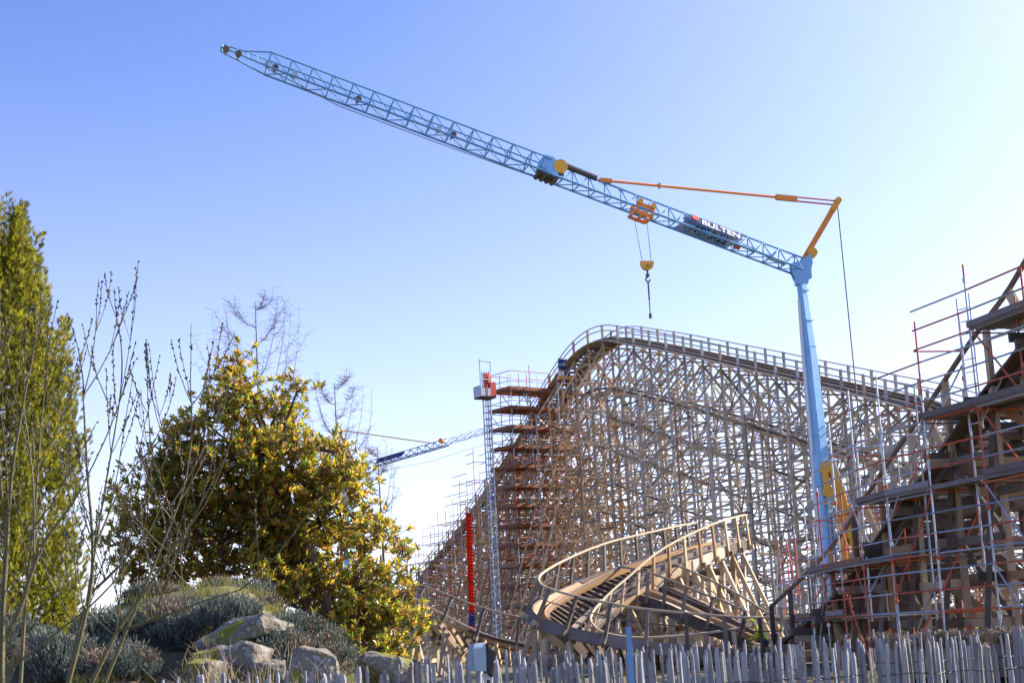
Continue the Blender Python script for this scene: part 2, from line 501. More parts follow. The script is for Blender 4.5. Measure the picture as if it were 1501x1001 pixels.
def build_hill():
    px = [(596, 882, 190), (640, 834, 184), (700, 760, 174), (760, 671, 163), (800, 607, 156), (825, 566, 151.5), (850, 530, 148), (878, 505, 144.5), (907, 496, 141),
          (943, 501, 137), (1000, 511, 131), (1075, 527, 124), (1147, 543, 117), (1210, 557, 112), (1300, 577, 105), (1360, 591, 100), (1420, 610, 95), (1500, 642, 89), (1560, 670, 84)]
    path = [tuple(P(*p)) for p in px]
    root = thing('coaster_hill', (path[8][0], path[8][1], 0.3), 'tall wooden roller coaster hill of dense grey timber lattice behind the blue crane mast', 'roller coaster')
    fr = frames_of(catmull(path, 1.2))
    bents = frames_of(catmull(path, 2.9))
    F = Frame(root)
    LV = 2.9
    sets = []
    for i, (p, t, b, u) in enumerate(bents):
        h = p.z
        th = Vector((t.x, t.y, 0)).normalized()
        base = 0.3
        near_crest = project(p)[0] < 905
        pick = (lambda *c: 'wood_warm' if random.random() < .7 else random.choice(c)) if near_crest else (lambda *c: random.choice(c))  # warmer timber left of the crest puts its sunlit look into the colour
        W2 = 4.2
        ho = base + (h - base) * 0.84
        for sgn in (-1, 1):
            o = p + b * sgn * 1.25
            F.add('post', (o.x, o.y, base), (o.x, o.y, h + 1.25), 0.16, 0.18, pick('wood_grey', 'wood_grey', 'wood'), up=tuple(th))
            o2 = p + b * sgn * W2
            F.add('post', (o2.x, o2.y, base), (o2.x, o2.y, ho), 0.12, 0.15, pick('wood_grey', 'wood', 'wood'), up=tuple(th))
            F.add('raker', (o2.x, o2.y, ho - 0.4), (o.x, o.y, h - 0.7), 0.11, 0.15, 'wood')
            if h > 5 and (near_crest or i % 2):
                top = Vector((o.x, o.y, base + (h - base) * 0.9))
                F.add('raker', Vector((o.x, o.y, base)) + b * sgn * (0.30 if near_crest else 0.22) * (h - base), top, 0.11, 0.15, pick('wood_grey', 'wood'))
                if near_crest:
                    top = Vector((o.x, o.y, base + (h - base) * 0.55))
                    F.add('raker', Vector((o.x, o.y, base)) + b * sgn * 0.34 * (h - base), top, 0.1, 0.13, 'wood')
        if near_crest:                                    # wide sway bracing on the left face
            for q in range(int(h / 1.7)):
                z = random.uniform(1.0, h * .8)
                x = -(h - z) * .27 - 1
                F.add('sway_brace', Vector((p.x, p.y, z)) + b * random.uniform(x, 0), Vector((p.x, p.y, min(h - 1, z + random.uniform(1.5, 4)))) + b * random.uniform(x * .6, 2) + t * .3, .045, .11, pick('wood', 'wood_new'))
        nl = int((h - base) / LV)
        def leg(s, z, wide, p=p, b=b):
            o = p + b * s * (W2 if wide else 1.25)
            return Vector((o.x, o.y, z))
        sets.append((leg, h, nl, ho))
        for k in range(1, nl + 1):
            z = h - 0.9 - (nl - k) * LV
            if z < 0.8: continue
            w = 1 if z < ho else 0
            ex = b * (1.6 if near_crest and z < ho * .7 else 0.3)
            F.add('ledger', leg(-1, z - LV / 2, 0) - b * .2 - t * .12, leg(1, z - LV / 2, 0) + b * .2 - t * .12, 0.05, 0.12, pick('wood', 'wood_new'))
            F.add('ledger', leg(-1, z, w) - ex + t * .13, leg(1, z, w) + ex + t * .13, 0.05, 0.13, pick('wood', 'wood', 'wood_new', 'wood_grey'))
            zl = z - LV
            if zl > 0.2:
                if random.random() < 0.85: F.add('brace', leg(-1, zl, w) - t * 0.14, leg(1, z, w) - t * 0.14, 0.045, 0.11, pick('wood', 'wood_grey', 'wood_brown'))
                if random.random() < 0.85: F.add('brace', leg(1, zl, w) - t * 0.21, leg(-1, z, w) - t * 0.21, 0.045, 0.11, pick('wood', 'wood_grey'))
                if random.random() < 0.5: F.add('brace', leg(-1, zl, 0) + t * 0.22, leg(1, z, 0) + t * 0.22, 0.045, 0.11, pick('wood', 'wood_brown'))
        if i:
            pl, ph, pn, po = sets[i - 1]
            for s in (-1, 1):
                z = min(h, ph) - 1.4
                k = 0
                while z > 1.0:
                    F.add('girt', pl(s, z, 0), leg(s, z, 0), 0.05, 0.12, pick('wood', 'wood_grey', 'wood_new'))
                    if z < min(ho, po): F.add('girt', pl(s, z - .3, 1), leg(s, z - .3, 1), 0.05, 0.12, pick('wood', 'wood_grey', 'wood_brown'))
                    if z - LV > 0.5:
                        c = (0, LV) if (k + i) % 2 else (LV, 0)
                        if random.random() < .6: F.add('brace', pl(s, z - c[0], 0), leg(s, z - c[1], 0), 0.045, 0.11, pick('wood', 'wood_brown', 'wood_grey'))
                        if z < min(ho, po) and random.random() < .5: F.add('brace', pl(s, z - c[1], 1), leg(s, z - c[0], 1), 0.045, 0.11, pick('wood', 'wood_grey'))
                    z -= LV; k += 1
        if i >= 3:
            q, qh, qn, qo = sets[i - 3]
            for s in (-1, 1):
                z = max(h, qh) - 2.2
                while z > 3.2:
                    lo = z - 3.1
                    hi = min(z, h - 1.0)
                    if lo < qh - 1 and hi > lo and (i + int(z)) % 2:
                        F.add('long_brace', q(s, lo, 0), leg(s, hi, 0), 0.05, 0.13, pick('wood', 'wood_new', 'wood_grey'))
                    z -= 2.0
    F.finish({'post': 120, 'raker': 160, 'ledger': 240, 'brace': 280, 'girt': 200, 'long_brace': 140})
    # track: laminated side beams, cross ties, steel rails, walk boards and handrails
    for sgn in (-1, 1):
        mb = MB(); mb.sweep(fr, sgn * 1.02, sgn * 1.2, -0.42, 0.0); mb.build('track_fascia', M['wood_brown'], root)
        mb = MB(); mb.sweep(fr, sgn * 0.5, sgn * 0.8, -0.25, 0.12); mb.build('track_beam', M['wood_dark'], root)
        mb = MB(); mb.sweep(fr, sgn * 1.24, sgn * 1.75, -0.3, -0.22); mb.build('walkway', M['wood'], root)
        for hh in (1.18, 0.7):
            mb = MB(); mb.tube([p + b * sgn * 1.38 + Vector((0, 0, hh)) for p, t, b, u in fr], 0.055, 5); mb.build('handrail', M['wood_grey'], root)
    mb = MB()
    for p, t, b, u in frames_of(catmull(path, 0.7)): mb.bar(p - b * 1.2 - u * 0.3, p + b * 1.2 - u * 0.3, 0.14, 0.2)
    mb.build('cross_tie', M['wood_dark'], root, 'stuff')
    # second lower track passing through the framework
    low = [(p - Vector((0, 0, 4.6)) + b * 0.6, t, b, u) for p, t, b, u in fr if project(p)[0] > 862]
    for sgn in (-1, 1):
        mb = MB(); mb.sweep(low, sgn * 0.85, sgn * 1.0, -0.14, 0.04); mb.build('lower_track_beam', M['wood_dark'], root)
    mb = MB(); mb.sweep(low, -0.45, 0.1, -0.2, -0.15); mb.build('lower_walkway', M['wood_brown'], root)
    return fr, path


hill_frames, hill_path = build_hill()


# ------------------------------------------------------------------ scaffolding
def pipe_mat(red=0.35):
    return 'red_tube' if random.random() < red else 'steel'


def scaffold_tower():
    """brown decked tower against the left flank of the hill"""
    c = P(749, 575, 148)
    c.z = 0.3
    a = Vector((0.80, 0.60, 0)); b = Vector((-0.60, 0.80, 0))
    root = thing('scaffold_tower', c, 'tall scaffold tower with stacked red brown decks beside the coaster crest', 'scaffolding')
    F = Frame(root)
    W = 0.085
    na, nb, ba, bb = 4, 2, 2.3, 1.75
    lifts = [25.3 - 1.86 * k for k in range(13)]
    ln = [8.6, 8.6, 7.2, 8.0, 6.6, 6.9, 6.0, 6.9, 6.0, 6.9, 6.6, 6.9, 6.9]
    for i in range(na + 1):
        for j in range(nb + 1):
            o = c + a * i * ba + b * j * bb
            top = 25.3 + random.uniform(1.6, 2.9)
            zz = 0.3
            while zz < top - 0.2:                       # tubes joined end to end, some painted
                z2 = min(top, zz + random.choice([2, 3, 4]))
                F.add('standard', (o.x, o.y, zz), (o.x, o.y, z2), W, m=pipe_mat(0.42), shape='tube')
                zz = z2
    for k, z in enumerate(lifts):
        for dz in ((0, 0.95, 1.9) if k == 0 else (0, 0.9)):
            for j in range(nb + 1):
                for i in range(na):
                    p = c + a * i * ba + b * j * bb; q = p + a * ba
                    if dz and 0 < j < nb: continue
                    F.add('ledger', (p.x, p.y, z + dz), (q.x, q.y, z + dz), W * 0.9, m=pipe_mat(0.5), shape='tube')
            for i in range(na + 1):
                for j in range(nb):
                    p = c + a * i * ba + b * j * bb; q = p + b * bb
                    if dz and 0 < i < na: continue
                    F.add('transom', (p.x, p.y, z + dz), (q.x, q.y, z + dz), W * 0.9, m=pipe_mat(0.5), shape='tube')
        for j in (0, nb):
            i = (k + j) % na
            p = c + a * i * ba + b * j * bb; q = p + a * ba
            s = (1, -1)[k % 2]
            F.add('diagonal', (p.x, p.y, z - (1.86 if s > 0 else 0)), (q.x, q.y, z - (0 if s > 0 else 1.86)), W * 0.9, m=pipe_mat(0.5), shape='tube')
        p = c + b * (k % nb) * bb; q = p + b * bb
        F.add('diagonal', (p.x, p.y, z - 1.86), (q.x, q.y, z), W * 0.9, m=pipe_mat(0.6), shape='tube')
        L = ln[k]
        mb = MB()
        for w in range(5):                               # deck boards
            o = c + b * (0.05 + w * 0.66) + Vector((0, 0, z + 0.07 - c.z))
            mb.bar(o - a * 0.25, o + a * (L + random.uniform(-.15, .15)), 0.62, 0.06)
        mb.build('deck', M['deck'], root)
        mb = MB()
        o = c - b * 0.27 + Vector((0, 0, z + 0.2 - c.z))
        mb.bar(o - a * 0.25, o + a * L, 0.05, 0.32)
        o = c - a * 0.28 + Vector((0, 0, z + 0.2 - c.z))
        mb.bar(o - b * 0.25, o + b * 3.3, 0.05, 0.32)
        mb.build('toe_board', M['deck'], root)
        if k < 12:                                       # ladder up to this deck
            mb = MB()
            s = 1 if k % 2 else -1
            p0 = c + a * (2.4 - s * 0.5) + b * 0.7; p1 = c + a * (2.4 + s * 0.5) + b * 0.7
            p0.z, p1.z = z - 1.8, z + 0.6
            for e in (-0.2, 0.2): mb.bar(p0 + b * e, p1 + b * e, 0.07)
            for r_ in range(1, 8):
                m_ = p0.lerp(p1, r_ / 8); mb.bar(m_ - b * 0.2, m_ + b * 0.2, 0.05)
            mb.build('ladder', M['steel'], root)
    F.finish({'standard': 120, 'ledger': 140, 'transom': 80, 'diagonal': 60})


scaffold_tower()


def scaffold_lift():
    """stepped tube scaffold climbing along the lift side of the hill"""
    sub = [f for f in frames_of(catmull([tuple(p) for p in hill_path], 2.4)) if 606 < project(f[0])[0] < 742]
    root = thing('scaffold_run', (sub[0][0].x, sub[0][0].y, 0.3), 'stepped grey scaffold climbing along the lift slope left of the red pipe', 'scaffolding')
    F = Frame(root)
    W = 0.08
    prev = None
    for i, (p, t, b, u) in enumerate(sub):
        top = p.z + random.choice([1.6, 2.2, 3.2])
        cols = []
        for off in (1.9, 3.4, -1.9, -3.4):
            o = p + b * off
            F.add('standard', (o.x, o.y, 0.3), (o.x, o.y, top + random.uniform(-.2, .4)), W, m=pipe_mat(0.3), shape='tube')
            cols.append(o)
        for k in range(int((top - 0.5) / 1.9) + 1):
            z = 1.6 + 1.9 * k
            if z > top: break
            F.add('transom', (cols[0].x, cols[0].y, z), (cols[1].x, cols[1].y, z), W, m=pipe_mat(0.4), shape='tube')
            F.add('transom', (cols[2].x, cols[2].y, z), (cols[3].x, cols[3].y, z), W, m=pipe_mat(0.4), shape='tube')
            if prev and z < prev[1] + 1.5:
                for a_, c_ in zip(prev[0], cols):
                    F.add('ledger', (a_.x, a_.y, z), (c_.x, c_.y, z), W, m=pipe_mat(0.4), shape='tube')
                    if random.random() < 0.5: F.add('ledger', (a_.x, a_.y, z + 0.95), (c_.x, c_.y, z + 0.95), W, m=pipe_mat(0.4), shape='tube')
                if random.random() < 0.45:
                    F.add('diagonal', (prev[0][2].x, prev[0][2].y, z - 1.9 if z > 2 else 0.5), (cols[2].x, cols[2].y, z), W, m=pipe_mat(0.6), shape='tube')
                if k % 2 == 1 and random.random() < 0.55:
                    mid = [(prev[0][2] + prev[0][3]) / 2, (cols[2] + cols[3]) / 2]
                    F.add('deck', (mid[0].x, mid[0].y, z + 0.06), (mid[1].x, mid[1].y, z + 0.06), 1.3, 0.1, random.choice(['deck', 'plank']))
        prev = (cols, top)
    F.finish({'standard': 60, 'ledger': 120, 'transom': 60, 'diagonal': 40, 'deck': 60})


scaffold_lift()


def material_hoist():
    top = P(710, 582, 147); base = Vector((top.x, top.y, 0.3))
    a = Vector((0.86, 0.5, 0)); b = Vector((-0.5, 0.86, 0))
    root = thing('rack_hoist', base, 'red and grey work platform raised on a slim ladder-like mast left of the tower', 'hoist')
    mc = base + a * 0.25
    for i, (s1, s2) in enumerate(((-.26, -.26), (.26, -.26), (.26, .26), (-.26, .26))):
        o = mc + a * s1 + b * s2
        mb = MB(); mb.bar(o, o + Vector((0, 0, top.z + 2.2)), 0.1); mb.build('mast_tube', M['steel'], root)
    mb = MB()
    z = 0.5
    while z < top.z + 2.2:
        for s in (-.26, .26):
            mb.bar(mc + b * s + a * -.26 + Vector((0, 0, z)), mc + b * s + a * .26 + Vector((0, 0, z)), 0.09)
            mb.bar(mc + a * s - b * .26 + Vector((0, 0, z)), mc + a * s + b * .26 + Vector((0, 0, z)), 0.09)
        z += 0.62
    mb.build('mast_rung', M['steel'], root, 'stuff')
    pc = Vector((top.x, top.y, top.z)) - a * 0.35 - b * 0.6
    def bx(name, m, x0, x1, y0, y1, z0, z1):
        mb = MB()
        vs = [pc + a * (x * .74 + .1) + b * y * .8 + Vector((0, 0, zz * .92)) for zz in (z0, z1) for x, y in ((x0, y0), (x1, y0), (x1, y1), (x0, y1))]
        mb.add(vs, BOXF)
        return mb.build(name, M[m], root)
    bx('platform_floor', 'wood_dark', -1.1, 1.15, -0.8, 0.9, -0.28, -0.1)
    bx('side_panel', 'pale', -1.14, -1.08, -0.8, 0.9, -0.08, 1.0)
    bx('side_panel', 'pale', -1.08, -0.25, -0.86, -0.8, -0.08, 0.75)
    bx('side_panel', 'pale', -0.08, 0.35, -0.86, -0.8, -0.08, 0.7)
    bx('gate', 'red_paint', -0.24, -0.09, -0.9, -0.8, -0.08, 1.1)
    bx('drive_housing', 'red_paint', 0.4, 1.15, -0.84, -0.2, -0.1, 1.35)
    bx('drive_frame', 'red_paint', 0.2, 0.75, -0.1, 0.3, 0.6, 2.4)
    bx('drive_frame', 'red_paint', -0.1, 0.35, -0.3, 0.1, 0.9, 2.2)
    bx('motor', 'orange', 0.3, 0.6, -0.5, -0.15, 1.3, 2.0)
    mb = MB()
    for x in (-1.1, 0.45):
        mb.tube([pc + a * (x * .74 + .1) - b * 0.66, pc + a * (x * .74 + .1) - b * 0.66 + Vector((0, 0, 3.4 if x < 0 else 3.2))], 0.04, 5)
    for z in (3.2, 1.5): mb.tube([pc - a * 0.76 - b * 0.66 + Vector((0, 0, z)), pc + a * 0.5 - b * 0.66 + Vector((0, 0, z - 0.05))], 0.04, 5)
    mb.build('guard_frame', M['steel'], root)


material_hoist()


def rubble_chute():
    a, b = P(687, 752, 138), P(692.5, 931, 138)
    root = thing('rubble_chute', (b.x, b.y, 0.3), 'long ribbed bright red pipe with blue band near its foot, hung on scaffold', 'chute')
    n = 38
    me = {}
    for nm in ('red', 'royal'):
        mb = MB()
        k = 12
        prof = [(0.30, 0.0), (0.30, -0.10), (0.27, -0.12), (0.235, -1.06)]
        vs = [(r * math.cos(2 * math.pi * j / k), r * math.sin(2 * math.pi * j / k), z) for r, z in prof for j in range(k)]
        fs = [(i * k + j, (i + 1) * k + j, (i + 1) * k + (j + 1) % k, i * k + (j + 1) % k) for i in range(3) for j in range(k)]
        mb.add(vs, fs)
        me[nm] = mb.mesh('chute_section', M[nm], True)
    step = (b - a) / n
    rot = (-(b - a)).to_track_quat('Z', 'Y').to_matrix().to_4x4()
    for i in range(n):
        s = Matrix.Diagonal((1, 1, step.length, 1))
        o = link('chute_section', me['royal' if n - 7 <= i < n - 3 else 'red'], root, Matrix.Translation(a + step * i) @ rot @ s)
        if n - 7 <= i < n - 3: o['label'] = 'blue chute section'


rubble_chute()


def banner_at_crest():
    p = P(825, 534, 147)
    root = thing('banner_sign', p, 'small square navy banner with white letters on the scaffold below the crest', 'sign')
    a = Vector((0.95, 0.3, 0)).normalized(); n = Vector((0.3, -0.95, 0)).normalized()
    mb = MB(); mb.bar(p - a * 0.42, p + a * 0.42, 0.05, 0.95, up=tuple(Vector((0, 0, 1)))); mb.build('banner_panel', M['navy'], root)
    fc = bpy.data.curves.new('letters', 'FONT'); fc.body = 'mb'; fc.size = 0.55; fc.align_x = 'CENTER'; fc.align_y = 'CENTER'; fc.extrude = 0.01
    tmp = bpy.data.objects.new('tmp', fc)
    me = bpy.data.meshes.new_from_object(tmp); bpy.data.objects.remove(tmp)
    me.materials.clear(); me.materials.append(M['white'])
    link('lettering', me, root, Matrix.Translation(p + n * 0.05 - a * 0.04) @ Matrix((a, Vector((0, 0, 1)), n)).transposed().to_4x4())
    mb = MB(); mb.bar(p + a * 0.45 - n * 0.0 - Vector((0, 0, .4)), p + a * 0.45 + Vector((0, 0, .4)), 0.06); mb.build('edge_strip', M['red_paint'], root)
    mb = MB()
    for e in (-.44, .38): mb.tube([p + a * e - n * 0.06 - Vector((0, 0, 2.4)), p + a * e - n * 0.06 + Vector((0, 0, .6))], 0.04, 5)
    mb.build('support_tube', M['steel'], root)
    q = P(827, 553, 147)
    root = thing('winch_unit', q, 'yellow and white machine box on the top scaffold deck under the navy banner', 'machine')
    mb = MB(); mb.bar(q - a * 0.62 - Vector((0, 0, .1)), q + a * 0.62 - Vector((0, 0, .1)), 0.7, 0.32); mb.build('frame', M['amber'], root)
    mb = MB(); mb.bar(q - a * 0.5 + Vector((0, 0, .33)), q - a * 0.05 + Vector((0, 0, .33)), 0.5, 0.5); mb.build('housing', M['white'], root)
    mb = MB(); mb.bar(q + a * 0.0 + Vector((0, 0, .28)), q + a * 0.55 + Vector((0, 0, .28)), 0.45, 0.4); mb.build('drum', M['black'], root)
    mb = MB(); mb.bar(q - a * 0.8 - Vector((0, 0, .36)), q + a * 0.9 - Vector((0, 0, .36)), 1.0, 0.12); mb.build('deck', M['deck'], root)
    mb = MB(); mb.bar(q - a * 0.7 - Vector((0, 0, .42)), q - a * 0.7 - Vector((0, 0, 4.5)), 0.08); mb.bar(q + a * 0.8 - Vector((0, 0, .42)), q + a * 0.8 - Vector((0, 0, 4.5)), 0.08); mb.build('support_tube', M['steel'], root)


banner_at_crest()


# ------------------------------------------------------------------ cranes
def lattice(F, A, D, U, N, s0, s1, bay, kind, mat_, wc=0.11, wb=0.06):
    """a jib section between s0 and s1 along D from A: 'tri' has one top chord, 'box' two"""
    if kind == 'tri': cs = {'t': (0, .5), 'n': (.72, -.5), 'f': (-.72, -.5)}
    else: cs = {'t': (.70, .48), 'g': (-.70, .48), 'n': (.74, -.48), 'f': (-.74, -.48)}
    pt = lambda k, s: A + D * s + N * cs[k][0] + U * cs[k][1]
    nb = max(2, round((s1 - s0) / bay))
    st = [(s0 + (s1 - s0) * i / nb) for i in range(nb + 1)]
    for k in cs:
        F.add('chord', pt(k, s0), pt(k, s1), wc if k in 'nf' else wc * 0.85, m=mat_, shape='tube')
    for i in range(nb):
        a, b = st[i], st[i + 1]
        if kind == 'tri':
            m = (a + b) / 2
            for k in 'nf':
                F.add('lacing', pt(k, a), pt('t', m), wb, m=mat_, shape='tube')
                F.add('lacing', pt('t', m), pt(k, b), wb, m=mat_, shape='tube')
            F.add('lacing', pt('n', a), pt('f', b), wb * 0.8, m=mat_, shape='tube')
            F.add('lacing', pt('n', b), pt('f', b), wb * 0.8, m=mat_, shape='tube')
        else:
            F.add('lacing', pt('t', b), pt('n', b), wb * 1.15, m=mat_, shape='tube')
            F.add('lacing', pt('g', b), pt('f', b), wb * 1.15, m=mat_, shape='tube')
            F.add('lacing', pt('n', a), pt('t', b), wb * 0.6, m=mat_, shape='tube')
            F.add('lacing', pt('f', a), pt('g', b), wb * 0.6, m=mat_, shape='tube')
            F.add('lacing', pt('n', b), pt('f', b), wb, m=mat_, shape='tube')
            F.add('lacing', *((pt('n', a), pt('f', b)) if i % 2 else (pt('f', a), pt('n', b))), wb * 0.8, m=mat_, shape='tube')
            F.add('lacing', pt('t', b), pt('g', b), wb * 0.8, m=mat_, shape='tube')
    return pt


def text_mesh(body, size, m, mirror=False):
    fc = bpy.data.curves.new('letters', 'FONT')
    fc.body, fc.size, fc.align_x, fc.align_y, fc.extrude, fc.offset = body, size, 'LEFT', 'CENTER', 0.008, size * 0.022
    tmp = bpy.data.objects.new('tmp', fc)
    me = bpy.data.meshes.new_from_object(tmp)
    bpy.data.objects.remove(tmp)
    me.materials.clear(); me.materials.append(m)
    if mirror:
        me.transform(Matrix.Diagonal((-1, 1, 1, 1)))
    return me


def build_crane():
    D0 = 100
    foot = P(1217, 838, D0)
    base = Vector((foot.x, foot.y, 0.3))
    root = thing('tower_crane', base, 'light blue folding mobile crane with long raised lattice jib and orange strut', 'crane')
    head = P(1174, 396, D0)
    Z = Vector((0, 0, 1))
    # mast: square box seen corner on, in two telescoped lengths
    yaw = R(31)
    ma, mb_ = Vector((math.cos(yaw), math.sin(yaw), 0)), Vector((-math.sin(yaw), math.cos(yaw), 0))

    def column(name, m, levels):
        mb = MB()
        vs = []
        for p, w in levels:
            c = 0.18 * w
            for x, y in ((-w + c, -w), (w - c, -w), (w, -w + c), (w, w - c), (w - c, w), (-w + c, w), (-w, w - c), (-w, -w + c)):
                vs.append(p + ma * x + mb_ * y)
        n = len(levels)
        fs = [(i * 8 + k, i * 8 + (k + 1) % 8, (i + 1) * 8 + (k + 1) % 8, (i + 1) * 8 + k) for i in range(n - 1) for k in range(8)]
        fs += [tuple(range(8))[::-1], tuple(range((n - 1) * 8, n * 8))]
        mb.add(vs, fs)
        return mb.build(name, M[m], root)
    at = lambda y, dx=0: P(1174 + (y - 396) * 0.0965 + dx, y, D0)
    column('lower_mast', 'blue', [(Vector((at(838).x, at(838).y, 2.2)), .43), (at(700), .43), (at(668), .42), (at(664), .40)])
    column('upper_mast', 'blue', [(at(690, 3), .40), (at(640, 3), .37), (at(520, 2), .32), (at(430, -1), .24), (at(414, -1), .25)])
    hd = MB()                                            # mast head: tapered fork
    for s in (-1, 1):
        o = Vector((0, s * 0.34, 0))
        pts = [P(1168, 418, D0), P(1183, 418, D0), P(1190, 386, D0), P(1187, 374, D0), P(1172, 384, D0), P(1158, 388, D0), P(1160, 400, D0)]
        f_ = [p + o + Vector((0, -.05 * s, 0)) for p in pts]; b_ = [p + o + Vector((0, .05 * s, 0)) for p in pts]
        k = len(pts)
        hd.add(f_ + b_, [tuple(range(k)), tuple(range(2 * k - 1, k - 1, -1))] + [(i, i + k, (i + 1) % k + k, (i + 1) % k) for i in range(k)])
    hd.bar(P(1170, 414, D0) - Vector((0, .3, 0)), P(1170, 414, D0) + Vector((0, .3, 0)), 0.4)
    hd.bar(P(1180, 400, D0) - Vector((0, .32, 0)), P(1180, 400, D0) + Vector((0, .32, 0)), 0.75)
    hd.build('mast_head', M['blue'], root)
    # one white tube along the mast's left edge
    mb = MB(); mb.tube([at(825, -11.5), at(700, -11.5), at(690, -9.5), at(520, -8.5), at(440, -6.5)], 0.13, 6); mb.build('edge_tube', M['white'], root)
    mb = MB()
    for y_, w_ in ((664, .44), (636, .385), (600, .37), (556, .35), (508, .33), (470, .295), (426, .255), (720, .445), (760, .445), (800, .445)):
        q = at(y_, 2 if y_ < 664 else 0)
        mb.add([q + ma * x * w_ + mb_ * y * w_ + Z * z for z in (-.035, .035) for x, y in ((-1, -1), (1, -1), (1, 1), (-1, 1))], BOXF)
    mb.build('joint_band', M['blue'], root)
    mb = MB()
    for e in (-.16, .16): mb.bar(at(830, 1) - mb_ * .5 + ma * e, at(676, 1) - mb_ * .5 + ma * e, .06)
    for k in range(22):
        q = at(676 + 7 * k, 1) - mb_ * .5; mb.bar(q - ma * .16, q + ma * .16, .05)
    mb.build('ladder', M['steel'], root)
    mb = MB(); mb.tube([at(690, 7), at(600, 8), at(500, 6), at(430, 3)], .035, 5); mb.build('cable', M['rope'], root)
    # jib
    J0, J1 = P(1170, 387, 99.6), P(326, 68, 90.5)
    D = (J1 - J0).normalized(); L = (J1 - J0).length
    N = Vector((D.y, -D.x, 0)).normalized()
    if N.y > 0: N = -N
    U = D.cross(N).normalized()
    if U.z < 0: U = -U
    F = Frame(root)
    tri = lattice(F, J0, D, U, N, -0.15, L * 0.455, 1.15, 'tri', 'blue_dark', 0.155, 0.085)
    box = lattice(F, J0, D, U, N, L * 0.452, L * 0.925, 1.32, 'box', 'blue_dark', 0.14, 0.09)
    # tip: lower chords run on, top chords slope down to a nose
    tipn, tipf = J0 + D * L + N * .35 - U * .2, J0 + D * L - N * .35 - U * .2
    nose = J0 + D * L + U * .12
    s9 = L * 0.925
    F.add('chord', box('n', s9), tipn, 0.11, m='blue_dark', shape='tube'); F.add('chord', box('f', s9), tipf, 0.11, m='blue_dark', shape='tube')
    mid_t = J0 + D * L * 0.965 + U * .2
    F.add('chord', box('t', s9), mid_t, 0.09, m='blue_dark', shape='tube'); F.add('chord', box('g', s9), mid_t, 0.09, m='blue_dark', shape='tube')
    F.add('chord', mid_t, nose, 0.12, m='blue_dark', shape='tube')
    for k in range(4):
        s = L * (0.94 + 0.016 * k)
        F.add('lacing', J0 + D * s + N * .42 - U * .38, J0 + D * (s + .2) + U * .2, 0.08, m='blue', shape='tube')
    F.add('lacing', tipn, tipf, 0.12, m='blue_dark', shape='tube'); F.add('lacing', tipn, nose, 0.1, m='blue_dark', shape='tube')
    F.finish(default=260)
    for s, m in ((0.992, 'wood_dark'), (0.972, 'wood_dark'), (0.925, 'pale'), (0.912, 'wood_dark'), (0.88, 'pale'), (0.775, 'wood_dark'), (0.64, 'pale'), (0.615, 'wood_dark'), (0.43, 'wood_dark')):
        c = J0 + D * L * s + N * .5 - U * .3                # sheaves and rollers between the lower chords
        mb = MB(); mb.tube([c - N * 0.12, c + N * 0.12], 0.2, 10); mb.tube([c - N * 0.9, c + N * 0.15], 0.05, 6); mb.build('sheave', M[m], root)
    # winch where the two sections meet
    sw = L * 0.449
    mb = MB()
    for e in (-.62, .62):
        c = J0 + D * sw + N * e
        mb.add([c + D * x + U * y + N * k for k in (-.03, .03) for x, y in ((-.55, -.42), (.55, -.42), (.62, .62), (.1, .66), (-.5, .35))],
               [(0, 1, 2, 3, 4), (9, 8, 7, 6, 5)] + [(i, i + 5, (i + 1) % 5 + 5, (i + 1) % 5) for i in range(5)])
    mb.bar(J0 + D * (sw + .45) - N * .6 + U * .1, J0 + D * (sw + .45) + N * .6 + U * .1, 0.5, 0.7, up=tuple(U))
    mb.build('winch_housing', M['blue'], root)
    c = J0 + D * (sw - .55) + U * .25
    mb = MB(); mb.tube([c - N * .3, c + N * .66], 0.46, 14); mb.build('winch_drum', M['amber'], root)
    mb = MB()
    for k in range(4): cc = J0 + D * (sw - .5 + .36 * k) - U * .62; mb.tube([cc - N * .5, cc + N * .62], 0.17, 8)
    mb.build('guide_roller', M['wood_dark'], root)
    mb = MB(); c0, c1 = J0 + D * L * .425 + U * .6 + N * .1, J0 + D * L * .37 + U * .55 + N * .1; mb.tube([c0, c1], 0.2, 8); mb.build('hydraulic_cylinder', M['rope'], root)
    # sign boards between the chords, near and far face
    sx = lambda x: (1170 - x) / (1170 - 326) * L * 1.0
    sa, sb = sx(1078), sx(1000)
    for face in (1, -1):
        e1 = (N * face * .72 - U * 1.0)                      # from the top chord down the face
        n_ = D.cross(e1).normalized()
        if n_.dot(N) * face < 0: n_ = -n_
        o = J0 + U * .5 + n_ * 0.14
        lo = 0.74 if face > 0 else 0.98
        lo0 = 0.10 if face > 0 else 0.2
        mb = MB()
        q = [o + D * (sa + .42) + e1 * lo, o + D * (sb + .62) + e1 * lo, o + D * (sb + .0) + e1 * lo0, o + D * (sa - .35) + e1 * lo0]
        mb.add(q + [p + n_ * .03 for p in q], [(0, 1, 2, 3), (7, 6, 5, 4)] + [(i, i + 4, (i + 1) % 4 + 4, (i + 1) % 4) for i in range(4)])
        sg = mb.build('sign_board', M['navy' if face > 0 else 'pale'], root)
        up = -e1.normalized(); xd = -D
        up = (up - xd * up.dot(xd)).normalized()
